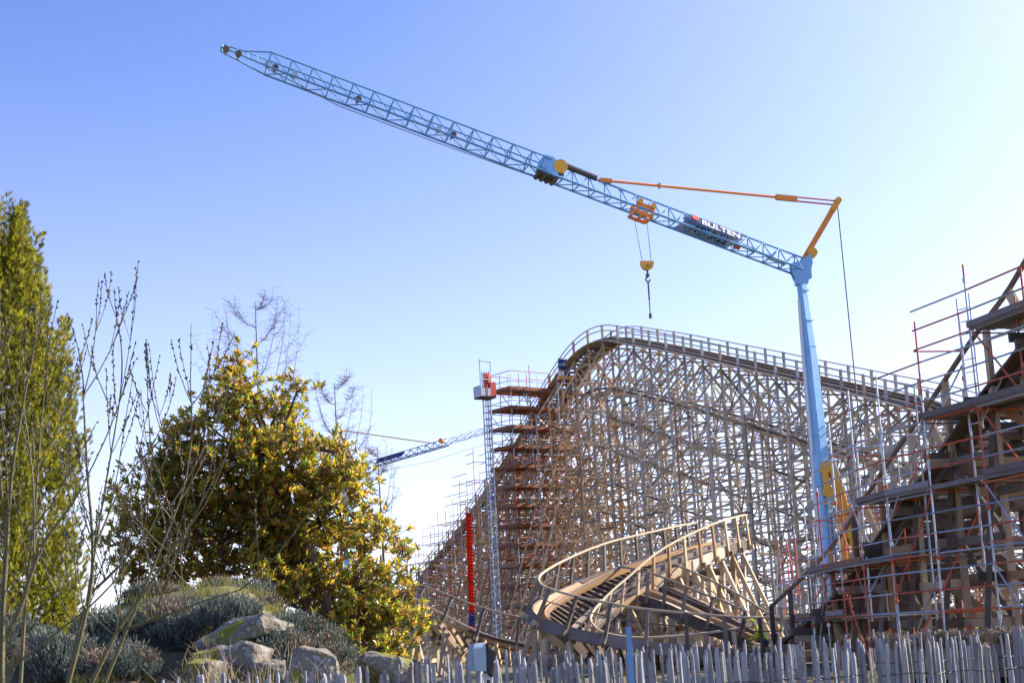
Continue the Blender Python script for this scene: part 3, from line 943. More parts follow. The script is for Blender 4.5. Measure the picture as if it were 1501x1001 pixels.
        if face > 0:
            me = text_mesh('BULTEN', 0.72, M['white'])
            wid = max(v.co.x for v in me.vertices)
            me.transform(Matrix.Diagonal((2.72 / wid, 1, 1, 1)))
            org = o + D * (sb - 0.72) + e1 * 0.46 + n_ * 0.05
            link('lettering', me, sg, Matrix.Translation(org) @ Matrix((xd, up, n_)).transposed().to_4x4())
            mb = MB()
            c = o + D * (sb - 0.30) + e1 * 0.30 + n_ * 0.05
            pts = [c + (xd * math.cos(k * math.pi / 3 + .5) + up * math.sin(k * math.pi / 3 + .5)) * 0.27 for k in range(6)]
            mb.add(pts + [p + n_ * .02 for p in pts], [tuple(range(6)), tuple(range(11, 5, -1))] + [(i, i + 6, (i + 1) % 6 + 6, (i + 1) % 6) for i in range(6)])
            mb.build('logo', M['red_paint'], sg)
        else:
            me = text_mesh('BULTEN', 0.8, M['black'], True)
            wid = -min(v.co.x for v in me.vertices)
            me.transform(Matrix.Diagonal((2.7 / wid, 1, 1, 1)))
            org = o + D * (sa + .6) + e1 * 0.66 - n_ * 0.02
            link('lettering', me, sg, Matrix.Translation(org) @ Matrix((xd, up, -n_)).transposed().to_4x4())
    for x, m, r_ in ((1075, 'red_paint', .17),):
        c = J0 + D * sx(x) - U * .5 + N * .3
        mb = MB(); mb.tube([c - D * .2, c + D * .2], r_, 10); mb.build('warning_light', M[m], root)
    mb = MB(); mb.bar(J0 + D * sx(1102) - U * .35 + N * .45, J0 + D * sx(1072) - U * .35 + N * .45, 0.12, 0.25); mb.bar(J0 + D * sx(1150) - U * .3, J0 + D * sx(1125) - U * .3, 0.3, 0.2); mb.build('walkway_bracket', M['pale'], root)
    # strut, pendant and back rope
    st0, st1 = P(1175, 386, D0), P(1228, 295, D0)
    mb = MB(); mb.bar(st0, st1, 0.32, 0.36); mb.build('strut', M['orange'], root)
    mb = MB()
    d_ = (st1 - st0).normalized(); mb.tube([st1 - Vector((0, .3, 0)), st1 + Vector((0, .3, 0))], 0.22, 10); mb.bar(st1 - d_ * .75, st1 - d_ * .1, 0.48, 0.4)
    mb.build('strut_head', M['amber'], root)
    mb = MB(); c = P(1190, 371, D0); mb.tube([c - Vector((0, .25, 0)), c + Vector((0, .25, 0))], 0.34, 14); mb.bar(c, P(1180, 384, D0), 0.3); mb.bar(c, P(1184, 382, D0) - Vector((0, 0, .4)), 0.2); mb.build('rope_pulley', M['amber'], root)
    pn0 = tri('t', L * .36) + U * .1
    pn1 = st1 - d_ * .15
    mb = MB(); mb.tube([pn0, pn0.lerp(pn1, .74)], 0.085, 6); mb.build('pendant_bar', M['orange'], root)
    mb = MB()
    for e in (-.14, .14): o = Vector((0, 0, e)); mb.tube([pn0.lerp(pn1, .82) + o, pn1 + o], 0.055, 6)
    mb.build('pendant_link', M['red_tube'], root)
    mb = MB(); mb.bar(pn0.lerp(pn1, .735), pn0.lerp(pn1, .825), 0.3, 0.34); mb.bar(pn0.lerp(pn1, .235), pn0.lerp(pn1, .242), 0.25, 0.35); mb.bar(pn0 - (pn1 - pn0) * .01, pn0.lerp(pn1, .04), 0.26, 0.26); mb.build('pendant_joint', M['orange'], root)
    mb = MB(); a, b = P(1228, 303, D0), P(1253, 552, D0); e = a.lerp(b, 2.03); mb.tube([a, e], 0.045, 6); mb.build('back_rope', M['rope'], root)
    mb = MB(); j = J0 - U * .75 + N * .2; mb.tube([j + D * L * .44 - U * .1, j + D * L * .62 - U * .28, j + D * L * .8 - U * .3, j + D * L * .925 + U * .35], 0.028, 5); mb.build('trolley_rope', M['rope'], root)
    # trolley, hoist ropes and hook block
    tc = J0 + D * sx(932.5) - U * .42
    mb = MB()
    for e in (-.72, .72):
        c = tc + N * e
        mb.bar(c - D * .62 + U * .1, c + D * .62 + U * .1, 0.08, 0.34, up=tuple(U)); mb.bar(c - D * .55 - U * .38, c + D * .55 - U * .38, 0.1, 0.22, up=tuple(U))
        for x in (-.5, .5): mb.bar(c + D * x - U * .45, c + D * x + U * .3, 0.16, 0.1)
    for x in (-.58, 0, .58): mb.bar(tc + D * x - N * .72 - U * .4, tc + D * x + N * .72 - U * .4, 0.14)
    tr = mb.build('trolley', M['orange'], root)
    mb = MB()
    for x in (-.45, .45):
        for e in (-.8, .8): c = tc + D * x + N * e + U * .32; mb.tube([c - N * .06, c + N * .06], 0.17, 10)
    mb.build('trolley_wheel', M['amber'], tr)
    hb = Vector((tc.x, tc.y, P(934, 386, tc.y).z))
    hx = Vector((0.96, 0.27, 0))
    hbp = hb + hx * 0.1
    hbr = MB()
    for e in (-.4, .4): hbr.tube([tc + hx * e * 1.05 - U * .4, hbp + hx * e * .75], 0.022, 5)
    hbr.build('hoist_rope', M['rope'], root)
    ny = Vector((0.27, -0.96, 0))
    mb = MB()
    pr = [(-.42, .1), (.42, .1), (.42, -.1), (.3, -.38), (.1, -.48), (-.1, -.48), (-.3, -.38), (-.42, -.1)]
    f_ = [hbp + hx * x + Z * y + ny * .16 for x, y in pr]; b_ = [hbp + hx * x + Z * y - ny * .16 for x, y in pr]
    mb.add(f_ + b_, [tuple(range(8))[::-1], tuple(range(8, 16))] + [(i, (i + 1) % 8, (i + 1) % 8 + 8, i + 8) for i in range(8)])
    blk = mb.build('hook_block', M['amber'], root)
    mb = MB()
    for x in (-.08, .08): mb.bar(hbp + hx * (x - .06) - Z * .38 + ny * .17, hbp + hx * (x + .08) - Z * .12 + ny * .17, 0.07, 0.02)
    mb.build('warning_stripe', M['black'], blk)
    mb = MB(); mb.tube([hbp - Z * .48, hbp - Z * .75], 0.06, 8); mb.tube([hbp - Z * .72, hbp - Z * .9], 0.13, 8)
    hk = [hbp - Z * 1.08 + hx * .15 * math.cos(a) + Z * .15 * math.sin(a) for a in [math.pi * (.5 + k * .15) for k in range(11)]]
    mb.tube(hk, 0.05, 6); mb.build('hook', M['rope'], blk)
    end = Vector((hbp.x, hbp.y, P(938, 466, tc.y).z))
    ch = MB(); ch.tube([hbp - Z * 1.2, hbp - Z * 2.4], 0.055, 6); ch.tube([hbp - Z * 2.4, end + Z * .2], 0.035, 6); ch.tube([end + Z * .25, end - Z * .05], 0.09, 8)
    ch.build('chain_sling', M['rope'], blk)
    # folding frame, rams and turntable behind the scaffold
    def arm(name, m, pts, w, h):
        mb = MB()
        q = [P(x, y, D0 + dd) for x, y, dd in pts]
        for a, b in zip(q, q[1:]): mb.bar(a, b, w, h)
        for a in q: mb.tube([a - Vector((0, w * .62, 0)), a + Vector((0, w * .62, 0))], h * .62, 10)
        return mb.build(name, M[m], root)
    arm('folding_arm', 'amber', [(1218, 683, -.5), (1226, 702, -.5), (1241, 755, -.5), (1252, 792, -.5), (1259, 818, -.5)], 0.55, 0.56)
    arm('folding_arm', 'amber', [(1231, 762, -.3), (1244, 830, -.3)], 0.5, 0.5)
    arm('ram', 'amber', [(1209, 686, -.6), (1213, 720, -.6)], 0.4, 0.6)
    arm('ram', 'pale', [(1213, 718, -.6), (1217, 742, -.6)], 0.16, 0.2)
    arm('link_bar', 'amber', [(1210, 738, -.4), (1248, 742, -.4)], 0.2, 0.16)
    c = Vector((base.x, base.y, 0))
    mb = MB(); mb.tube([c + Z * 1.7, c + Z * 2.2], 1.1, 18); mb.bar(c + Vector((-.8, 0, 2.35)), c + Vector((2.6, 0, 2.35)), 2.2, 0.5); mb.build('turntable', M['amber'], root)
    mb = MB(); mb.bar(c + Vector((1.2, 0, 3.0)), c + Vector((3.0, 0, 3.0)), 2.3, 1.0); mb.build('counterweight', M['pale'], root)
    mb = MB(); mb.bar(c + Vector((-5, 0, 1.35)), c + Vector((5, 0, 1.35)), 2.4, 0.7); mb.build('carrier_chassis', M['blue'], root)
    mb = MB(); mb.bar(c + Vector((-6.6, 0, 1.7)), c + Vector((-5.02, 0, 1.7)), 2.4, 1.9); mb.build('cab', M['blue'], root)
    for x in (-5.6, -3.6, -2.2, 2.2, 3.6):
        for y in (-1.1, 1.1):
            w = c + Vector((x, y, .9)); mb = MB(); mb.tube([w - Vector((0, .2, 0)), w + Vector((0, .2, 0))], 0.6, 14); mb.build('wheel', M['black'], root)


build_crane()


def far_crane():
    D0 = 270
    root_p = P(530, 690, D0)
    root = thing('far_crane', (root_p.x, root_p.y, 0.3), 'distant smaller blue crane jib with thin orange stay seen left of the tower', 'crane')
    J0, J1 = P(528, 685, D0), P(722, 628, 262)
    D = (J1 - J0).normalized(); L = (J1 - J0).length
    N = Vector((D.y, -D.x, 0)).normalized()
    if N.y > 0: N = -N
    U = D.cross(N); U = -U if U.z < 0 else U
    F = Frame(root)
    tri = lattice(F, J0, D, U * 1.15, N, 0, L * .66, 1.5, 'tri', 'navy', 0.17, 0.11)
    lattice(F, J0, D, U * .8, N, L * .66, L, 1.7, 'box', 'steel', 0.07, 0.12)
    F.finish(default=120)
    st0, st1 = P(516, 672, D0), P(496, 630, D0)
    mb = MB(); mb.bar(st0, st1, 0.45); mb.build('strut', M['orange'], root)
    mb = MB(); mb.tube([st1, tri('t', L * .55)], 0.1, 5); mb.build('pendant_bar', M['amber'], root)
    c = J0 + D * L * .625 + U * .45
    mb = MB(); mb.tube([c - N * .5, c + N * .5], 0.42, 12); mb.build('winch_drum', M['orange'], root)
    mb = MB(); o = J0 + U * .05 + N * .62; mb.add([o + D * s + U * u_ + N * k for k in (0, .05) for s, u_ in ((L * .12, -.35), (L * .33, -.35), (L * .36, .4), (L * .15, .4))], BOXF); mb.build('sign_board', M['navy'], root)
    mb = MB(); mb.tube([J0 - U * 1.2, J0 + D * L * .5 - U * 2.4, J0 + D * L - U * 2.2], 0.035, 4); mb.build('trolley_rope', M['rope'], root)
    mb = MB(); q = P(507, 688, D0); mb.bar(Vector((q.x, q.y, .3)), q, 1.2); mb.build('mast', M['blue'], root)


far_crane()


# ------------------------------------------------------------------ tracks close to the fence
def track(root, smp_pts, step_tie=0.42, handrail=(1, -1), fascia=True, posts=1.5, wm='wood', tie_m='wood_dark', rail_h=1.1, half=1.15, ground=0.3, rake=True, bracing=True, tie_limit=140):
    fr = frames_of(catmull(smp_pts, 0.4))
    ties = frames_of(catmull(smp_pts, step_tie))
    bents = frames_of(catmull(smp_pts, posts))
    F = Frame(root)
    for p, t, b, u in ties:
        F.add('cross_tie', p - b * half * .95 - u * .2, p + b * half * .95 - u * .2, 0.12, 0.15, random.choice([tie_m, tie_m, 'wood_dark']), up=tuple(u))
    for s in (-1, 1):
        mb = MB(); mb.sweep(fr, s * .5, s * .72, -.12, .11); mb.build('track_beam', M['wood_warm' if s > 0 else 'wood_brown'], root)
        mb = MB(); mb.sweep(fr, s * .53, s * .62, .114, .13); mb.build('rail', M['wood_brown'], root)
    for k in range(0, len(fr) - 9, 9):                   # walk boards, laid in lengths
        seg = fr[k:k + 10]
        for s in (-1, 1):
            if random.random() < .8:
                j_ = random.uniform(-.02, .03)
                mb = MB(); mb.sweep(seg, s * (half - .1), s * (half + .16), -.10 + j_, -.05 + j_); mb.build('walk_board', M[random.choice(['wood', 'wood_warm', 'wood_brown', 'wood_brown'])], root)
    if fascia:
        for s in (-1, 1):
            for k in range(0, len(fr) - 7, 7):
                j_ = random.uniform(-.03, .03)
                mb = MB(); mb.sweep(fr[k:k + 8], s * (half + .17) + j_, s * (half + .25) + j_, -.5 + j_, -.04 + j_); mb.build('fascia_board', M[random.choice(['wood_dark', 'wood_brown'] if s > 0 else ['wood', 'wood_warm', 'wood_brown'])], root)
    for s in handrail:
        for hh, r_ in ((rail_h, .05), (rail_h * .55, .022)):
            mb = MB(); mb.tube([p + b * s * (half + .3) + (u * .45 + Vector((0, 0, .55))) * hh for p, t, b, u in fr], r_, 6); mb.build('handrail', M['wood' if r_ > .03 else 'wood_brown'], root)
    prev = None
    for i, (p, t, b, u) in enumerate(bents):
        for s in handrail:
            o = p + b * s * (half + .3)
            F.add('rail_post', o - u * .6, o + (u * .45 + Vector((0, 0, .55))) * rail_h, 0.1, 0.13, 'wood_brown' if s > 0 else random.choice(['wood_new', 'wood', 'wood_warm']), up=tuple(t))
        F.add('ledger', p - b * (half + .5) - u * .42, p + b * (half + .5) - u * .42, 0.1, 0.22, random.choice([wm, 'wood_brown', 'wood_dark']), up=tuple(u))
        cur = []
        for s in (-1, 1):
            o = p + b * s * half * .9 - u * .5
            if o.z > ground + .3:
                F.add('post', (o.x, o.y, ground - .1), o, 0.17, 0.17, random.choice([wm, 'wood_grey']), up=tuple(t))
                if rake and o.z > 2.2:
                    bh = Vector((b.x, b.y, 0)).normalized()
                    F.add('raker', Vector((o.x, o.y, ground - .1)) + bh * s * (o.z - ground) * .42, o - Vector((0, 0, .2)), 0.14, 0.16, random.choice([wm, 'wood_new']))
            cur.append(o)
        if bracing:
            z = min(cur[0].z, cur[1].z)
            zz = z - .7
            while zz > ground + .5:
                q0, q1 = Vector((cur[0].x, cur[0].y, zz)), Vector((cur[1].x, cur[1].y, zz))
                F.add('girt', q0, q1, .07, .18, random.choice([wm, 'wood_new', 'wood_brown']))
                lo = max(ground, zz - 1.9)
                F.add('brace', Vector((q0.x, q0.y, lo)) + t * .1, q1 + t * .1, .07, .17, random.choice([wm, 'wood_brown']))
                if prev:
                    for k in (0, 1):
                        a = Vector((prev[k].x, prev[k].y, zz))
                        if zz < prev[k].z: F.add('girt', a, (q0, q1)[k], .07, .17, random.choice([wm, 'wood_brown']))
                        if i % 2 and lo < prev[k].z: F.add('brace', Vector((prev[k].x, prev[k].y, lo)), (q0, q1)[k], .07, .16, random.choice([wm, 'wood_new']))
                zz -= 1.9
            prev = cur
    F.finish({'cross_tie': tie_limit}, 200)
    return fr


def build_turn():
    root = thing('coaster_turn', (5, 63, 0.3), 'low banked wooden coaster turn curving round behind the paling fence', 'roller coaster')
    pts = [(11.2, 74.2, 6.0, -4), (9.8, 72.0, 5.65, -2), (8.0, 69.7, 5.1, 4), (6.1, 67.6, 4.45, 14), (4.4, 65.7, 3.65, 27), (3.0, 63.8, 2.9, 36), (2.3, 61.9, 2.35, 40),
           (2.5, 60.0, 1.9, 38), (3.6, 58.8, 1.5, 33), (5.2, 58.2, 1.2, 26), (7.2, 58.0, 1.05, 18), (9.2, 58.3, 1.0, 10), (11.0, 58.8, 1.1, 5)]
    track(root, [((x - 2.3) * .92 + 1.25, y, z - .02 * (x - 2), k) for x, y, z, k in pts], posts=1.25, half=.95)
    F = Frame(root)                                       # tangle of props and boards under the turn
    rnd = random.Random(77)
    for k in range(95):
        x, y = rnd.uniform(2.6, 9.2), rnd.uniform(60.2, 72.5)
        lim = max(.8, min(4.9, (y - 58.5) * .36 + .5 - abs(x - 6) * .1))
        z = rnd.uniform(.5, lim)
        kind = rnd.random()
        m_ = rnd.choice(['wood', 'wood_warm', 'wood_new', 'wood_brown', 'wood_grey'])
        if kind < .45: F.add('prop', (x, y, .2), (x + rnd.uniform(-.9, .9), y + rnd.uniform(-.6, .6), z + .4), .12, .14, m_)
        elif kind < .8: F.add('cross_board', (x - .8, y, z), (x + rnd.uniform(.6, 1.2), y + rnd.uniform(-.4, .4), z + rnd.choice([0, 0, .9, -.9])), .06, .16, m_)
        else: F.add('girt', (x, y - 1, z), (x + .2, y + 1, z + rnd.uniform(-.6, .6)), .07, .18, m_)
    F.finish()
    root = thing('coaster_dip', (7, 64, 0.3), 'narrow dark wooden track dipping down inside the banked turn', 'roller coaster')
    pts = [(5.3, 68.2, 3.7, 0), (5.9, 66.2, 3.35, 4), (6.8, 63.9, 2.75, 8), (7.8, 61.8, 2.0, 10), (8.9, 60.6, 1.3, 8)]
    track(root, pts, posts=1.4, handrail=(1, -1), half=.95, rail_h=.95)
    root = thing('coaster_stub', (-3, 74, 0.3), 'short lit stretch of wooden track sloping behind the fence under the magnolia', 'roller coaster')
    pts = [(-7.4, 77, 4.4, 32), (-5.6, 75.2, 3.35, 34), (-3.6, 73.4, 2.35, 34), (-1.6, 72.4, 1.5, 28), (0.6, 72.2, 1.0, 18), (2.6, 72.6, .9, 8)]
    track(root, pts, posts=1.6, tie_m='wood_new', step_tie=.5, fascia=False)


build_turn()


# ------------------------------------------------------------------ big drop on the right and its scaffold
def build_drop():
    rail = [(1620, 250, 31.5), (1560, 312, 33.5), (1499, 385, 36), (1434, 479, 38), (1362, 588, 41), (1301, 677, 44), (1230, 786, 48.5), (1180, 842, 52.5), (1130, 888, 57)]
    pts = []
    for r in rail:
        p = P(*r)
        pts.append((p.x + 1.5, p.y + .15, p.z - 1.15, 0))
    pts = [(pts[0][0] + 1.4, 26.0, pts[0][2] + 1.0, 0), (pts[0][0] + .8, 28.6, pts[0][2] + .9, 0)] + pts
    root = thing('coaster_drop', (pts[4][0], pts[4][1], 0.3), 'steep dark timber coaster drop wrapped in scaffolding at the picture edge', 'roller coaster')
    fr = frames_of(catmull(pts, .5))
    F = Frame(root)
    half = 1.15
    for p, t, b, u in frames_of(catmull(pts, .5)):
        F.add('cross_tie', p - b * half - u * .22, p + b * half - u * .22, 0.14, 0.16, 'wood_brown', up=tuple(u))
    for s in (-1, 1):
        mb = MB(); mb.sweep(fr, s * .45, s * .8, -.12, .14); mb.build('track_beam', M['wood_brown'], root)
        mb = MB(); mb.sweep(fr, s * .48, s * .6, .144, .16); mb.build('rail', M['steel'], root)
        mb = MB(); mb.sweep(fr, s * (half + .04), s * (half + .12), -.62, -.05); mb.build('fascia_board', M['wood_brown'], root)
        mb = MB(); mb.tube([p + b * s * 1.5 + Vector((0, 0, 1.15)) for p, t, b, u in fr], .075, 6); mb.build('handrail', M['wood_dark'], root)
        mb = MB(); mb.sweep(fr, s * 1.28, s * 1.66, -.45, -.38); mb.build('walk_board', M['wood_dark'], root)
    prev = None
    for i, (p, t, b, u) in enumerate(frames_of(catmull(pts, 2.5))):
        wm = lambda: random.choice(['wood_brown', 'wood_brown', 'wood_dark', 'wood_dark', 'wood_warm', 'wood'])
        g = .2
        h = p.z
        cur = []
        for s in (-1, 1):
            o = p + b * s * 1.5
            F.add('post', (o.x, o.y, g), (o.x, o.y, h + (1.15 if i % 1 == 0 else 0)), .14, .15, wm(), up=tuple(t))
            if h > 3 and (s < 0 or i % 2):
                foot = Vector((o.x, o.y, g)) + b * s * (h - g) * (.13 if s < 0 else .36)
                F.add('raker', foot, Vector((o.x, o.y, h - .7)), .14, .16, wm())
            cur.append(o)
            if i % 2 == 0: F.add('plank_post', Vector((o.x, o.y, h - .5)) + t * .4, Vector((o.x, o.y, h + .8)) + t * 1.1 + b * s * .1, .3, .07, 'wood_new' if random.random() < .2 else 'wood', up=tuple(b))
        for k, dz in enumerate((.75, 1.05)):
            F.add('ledger', Vector((p.x, p.y, h - dz)) - b * 2.2 + t * (.14 - .28 * k), Vector((p.x, p.y, h - dz)) + b * 2.2 + t * (.14 - .28 * k), .09, .22, wm())
        z = h - 1.0
        lv = 2.0
        while z > 1.0:
            q0, q1 = Vector((cur[0].x, cur[0].y, z)), Vector((cur[1].x, cur[1].y, z))
            e = b * .3
            F.add('ledger', q0 - e - b * (h - z) * .12, q1 + e + b * (h - z) * .1, .09, .22, wm())
            lo = max(g, z - lv)
            if i % 2 == 0: F.add('brace', Vector((q0.x, q0.y, lo)) + t * .16, q1 + t * .16, .09, .2, wm())
            if i % 2 == 0 or z > h - 2: F.add('brace', Vector((q1.x, q1.y, lo)) - t * .16, q0 - t * .16, .09, .2, wm())
            if prev:
                for k in (0, 1):
                    a = Vector((prev[k].x, prev[k].y, z))
                    if (i + int(z)) % 2 or k == 0: F.add('girt', a - b * (.14 if k == 0 else -.14), (q0, q1)[k] - b * (.14 if k == 0 else -.14), .08, .2, wm())
                    if i % 2 == k: F.add('brace', Vector((prev[k].x, prev[k].y, lo)), (q0, q1)[k], .08, .17, wm())
            z -= lv
        prev = cur
    F.finish(default=250)


build_drop()


def build_right_scaffold():
    line = [(12.6, 30.2, 0), (12.0, 33.0, 0), (11.35, 36, 0), (10.7, 38, 0), (9.75, 41.4, 0), (9.35, 45, 0), (9.2, 49, 0), (9.2, 53, 0), (9.35, 57, 0), (9.5, 60.5, 0)]
    root = thing('edge_scaffold', (10, 41, 0.3), 'near scaffold of blue grey and orange tubes with stepped plank decks', 'scaffolding')
    st = frames_of(catmull(line, 2.35))
    F = Frame(root)
    W = .05
    lifts = [1.95, 3.35, 4.95, 6.65, 8.5]
    def top_of(y):
        return 9.8 if y < 38.2 else 9.2 if y < 41.0 else 8.0 if y < 44 else 7.2 if y < 47.5 else 5.6 if y < 52 else 4.6
    def decks(y):
        return [z for z, lo, hi in zip(lifts, (46.5, 41.5, 20, 20, 20), (60, 50, 44, 40.2, 38.2)) if lo < y < hi]
    rows = []
    prev = None
    for i, (p, t, b, u) in enumerate(st):
        side = -b if b.x < 0 else b                       # towards the track
        row = [p, p + side * 1.25, p + side * 5.9]
        top = top_of(p.y)
        for r_, o in enumerate(row):
            zz = .25
            tp = top + random.uniform(-.4, .5) - (1.0 if r_ == 1 else 0) - (1.5 if r_ == 2 else 0)
            while zz < tp - .1:
                z2 = min(tp, zz + random.choice([1.5, 2, 2.5, 3]))
                F.add('standard', (o.x, o.y, zz), (o.x, o.y, z2), W, m=pipe_mat(.36), shape='tube')
                if z2 < tp - .1: F.add('coupler', (o.x, o.y, z2 - .06), (o.x, o.y, z2 + .05), W * 1.9, m=pipe_mat(.5), shape='tube')
                zz = z2
        if p.y > 33:                       # an extra intermediate standard
            o = p + side * .45 + t * 1.1
            F.add('standard', (o.x, o.y, .25), (o.x, o.y, top - random.uniform(.5, 2)), W, m=pipe_mat(.36), shape='tube')
        if prev:
            tp = min(top, prev[1])
            for z in lifts:
                if z > tp: continue
                for dz in (0, .5, 1.0, 1.5):
                    if z + dz > max(top, prev[1]) - .1: continue
                    for r_ in (0, 1, 2):
                        if r_ == 2 and dz not in (0, 1.0): continue
                        if r_ == 1 and dz: continue
                        if r_ == 0 and dz == 1.5 and z < 6 and random.random() < .4: continue
                        a, c = prev[0][r_], row[r_]
                        e = (c - a) * .06
                        F.add('ledger', Vector((a.x, a.y, z + dz)) - e, Vector((c.x, c.y, z + dz)) + e, W * .95, m=pipe_mat(.28), shape='tube')
                a, c = row[0], row[1]
                F.add('transom', (a.x - .1, a.y, z - .05), (c.x + .1, c.y, z - .05), W * .95, m=pipe_mat(.4), shape='tube')
                if i % 2: F.add('transom', (row[1].x, row[1].y, z + .02), (row[2].x, row[2].y, z + .02), W * .95, m=pipe_mat(.4), shape='tube')
            for z0 in (.5, 2.4, 4.3, 6.2):
                if z0 + 1.9 < tp and (i + int(z0)) % 2:
                    a, c = prev[0][0], row[0]
                    s = (i // 2) % 2
                    F.add('diagonal', (a.x, a.y, z0 if s else z0 + 2.4), (c.x, c.y, z0 + 2.4 if s else z0), W * .95, m=pipe_mat(.45), shape='tube')
                if z0 + 1.9 < tp and random.random() < .7:
                    F.add('diagonal', (row[0].x, row[0].y, z0), (row[1].x, row[1].y, z0 + 1.9), W * .95, m=pipe_mat(.6), shape='tube')
            for z in decks((p.y + prev[2]) / 2):
                d_ = (row[0] - prev[0][0]).normalized()
                n_ = Vector((-d_.y, d_.x, 0))
                if n_.x < 0: n_ = -n_
                for w in range(5):
                    a = prev[0][0] + n_ * (.08 + .25 * w); c = row[0] + n_ * (.08 + .25 * w)
                    e = d_ * random.uniform(-.02, .1)
                    F.add('plank', Vector((a.x, a.y, z + .05 + .006 * (w % 2))) - e, Vector((c.x, c.y, z + .05 + .006 * (w % 2))) - e + d_ * .04, .235, .05, 'plank')
                a, c = prev[0][0] - n_ * .06, row[0] - n_ * .06
                if random.random() < .7: F.add('toe_board', (a.x, a.y, z + .14), (c.x, c.y, z + .14), .04, .15, 'plank' if random.random() < .75 else 'deck')
        prev = (row, top, p.y)
    F.finish({'standard': 140, 'ledger': 220, 'coupler': 100, 'transom': 80, 'diagonal': 60, 'plank': 200, 'toe_board': 40})
    # ladder frame sticking up near the top
    mb = MB()
    a0, b0 = P(1402, 438, 38.6), P(1420, 430, 38.3)
    for q in (a0, b0): mb.tube([Vector((q.x, q.y, q.z - 3.4)), q], .026, 6)
    for k in range(10):
        z = a0.z - .3 - k * .32; mb.tube([Vector((a0.x, a0.y, z)), Vector((b0.x, b0.y, z + .02))], .016, 5)
    mb.build('ladder', M['steel'], root)


build_right_scaffold()


# ------------------------------------------------------------------ people
def person(loc, yaw, label, top_m, bend=0.35, hat='white'):
    Z = Vector((0, 0, 1))
    rz = Matrix.Rotation(yaw, 4, 'Z')
    sb, cb = math.sin(bend), math.cos(bend)
    T = lambda d, x: Vector((x, d * sb, .92 + d * cb))       # along the leaning trunk
    V = [((0, 0, .92), .15), (tuple(T(.28, 0)), .16), (tuple(T(.5, 0)), .12), (tuple(T(.6, 0)), .06), (tuple(T(.72, 0)), .1), (tuple(T(.8, 0)), .085)]
    E = [(0, 1), (1, 2), (2, 3), (3, 4), (4, 5)]
    for s in (-1, 1):
        k = len(V)
        V += [((s * .1, .02, .86), .1), ((s * .12, .08, .48), .065), ((s * .12, 0, .09), .05), ((s * .13, .13, .04), .04)]
        E += [(0, k), (k, k + 1), (k + 1, k + 2), (k + 2, k + 3)]
        k = len(V)
        a = T(.48, s * .2); b = a + Vector((s * .06, .06, -.28)); c = b + Vector((-s * .04, .22, -.1))
        V += [(tuple(a), .06), (tuple(b), .045), (tuple(c), .035), (tuple(c + Vector((0, .08, -.02))), .03)]
        E += [(2, k), (k, k + 1), (k + 1, k + 2), (k + 2, k + 3)]
    me = bpy.data.meshes.new('body')
    me.from_pydata([v for v, r in V], E, [])
    o = bpy.data.objects.new('tmp', me)
    COL.objects.link(o)
    sk = o.modifiers.new('skin', 'SKIN')
    for i, (v, r) in enumerate(V): me.skin_vertices[0].data[i].radius = (r, r * .85)
    me.skin_vertices[0].data[0].use_root = True
    su = o.modifiers.new('sub', 'SUBSURF'); su.levels = 1
    dg = bpy.context.evaluated_depsgraph_get(); dg.update()
    body = bpy.data.meshes.new_from_object(o.evaluated_get(dg))
    bpy.data.objects.remove(o)
    body.materials.clear()
    for m in ('cloth_dark', top_m, 'skin', 'black'): body.materials.append(M[m])
    nk = T(.58, 0)
    for p in body.polygons:
        c = p.center
        p.material_index = 3 if c.z < .1 else 2 if (c - nk).dot(Vector((0, sb, cb))) > 0 and abs(c.x) < .13 else 1 if c.z > .88 else 0
        p.use_smooth = True
    root = thing('person', loc, label, 'person')
    body.transform(rz)
    link('body', body, root, Matrix.Translation(loc))
    mb = MB()
    c = rz @ T(.8, 0)
    for k in range(4):
        pass
    n = 10
    rings = [(.125, 0), (.12, .05), (.085, .10), (.03, .125)]
    vs = [c + Vector((r * math.cos(2 * math.pi * j / n), r * math.sin(2 * math.pi * j / n), z)) for r, z in rings for j in range(n)]
    fs = [(i * n + j, i * n + (j + 1) % n, (i + 1) * n + (j + 1) % n, (i + 1) * n + j) for i in range(3) for j in range(n)] + [tuple(range(3 * n, 4 * n))]
    mb.add([Vector(loc) + v for v in vs], fs)
    mb.build('hard_hat', M[hat], root, smooth=True)


def on_hill(x):
    f = min(hill_frames, key=lambda f: abs(project(f[0])[0] - x))
    return f[0] + f[2] * 1.45 - Vector((0, 0, .22))


person(P(1127, 972, 59.5), R(70), 'worker in yellow green vest bending behind the fence near scaffold foot', 'hivis', .7, 'hivis')
person(on_hill(617), R(-30), 'worker in dark blue clothes lower down on the lift walkway', 'cloth_dark', .3)
person(on_hill(631), R(-40), 'worker in yellow vest and dark trousers higher up the lift walkway', 'hivis', .3)


# ------------------------------------------------------------------ fences
def paling_meshes():
    out = []
    for k in range(6):
        rnd = random.Random(40 + k)
        mb = MB()
        n = 5
        sec = [(math.cos(2 * math.pi * j / n + rnd.uniform(-.3, .3)) * rnd.uniform(.75, 1.1), math.sin(2 * math.pi * j / n) * rnd.uniform(.45, .7)) for j in range(n)]
        rings = []
        for z, s in ((0, 1), (.3, rnd.uniform(.9, 1.1)), (.6, rnd.uniform(.85, 1.05)), (.955, rnd.uniform(.85, 1)), (.985, .78), (1.0, rnd.uniform(.35, .7))):
            ox, oy = rnd.uniform(-.12, .12), rnd.uniform(-.12, .12)
            rings.append([(x * s + ox, y * s + oy, z) for x, y in sec])
        vs = [v for r_ in rings for v in r_]
        fs = [(i * n + j, i * n + (j + 1) % n, (i + 1) * n + (j + 1) % n, (i + 1) * n + j) for i in range(5) for j in range(n)] + [tuple(range(5 * n, 6 * n))]
        mb.add(vs, fs)
        out.append(mb.mesh('paling', M['paling']))
    return out


PAL = paling_meshes()


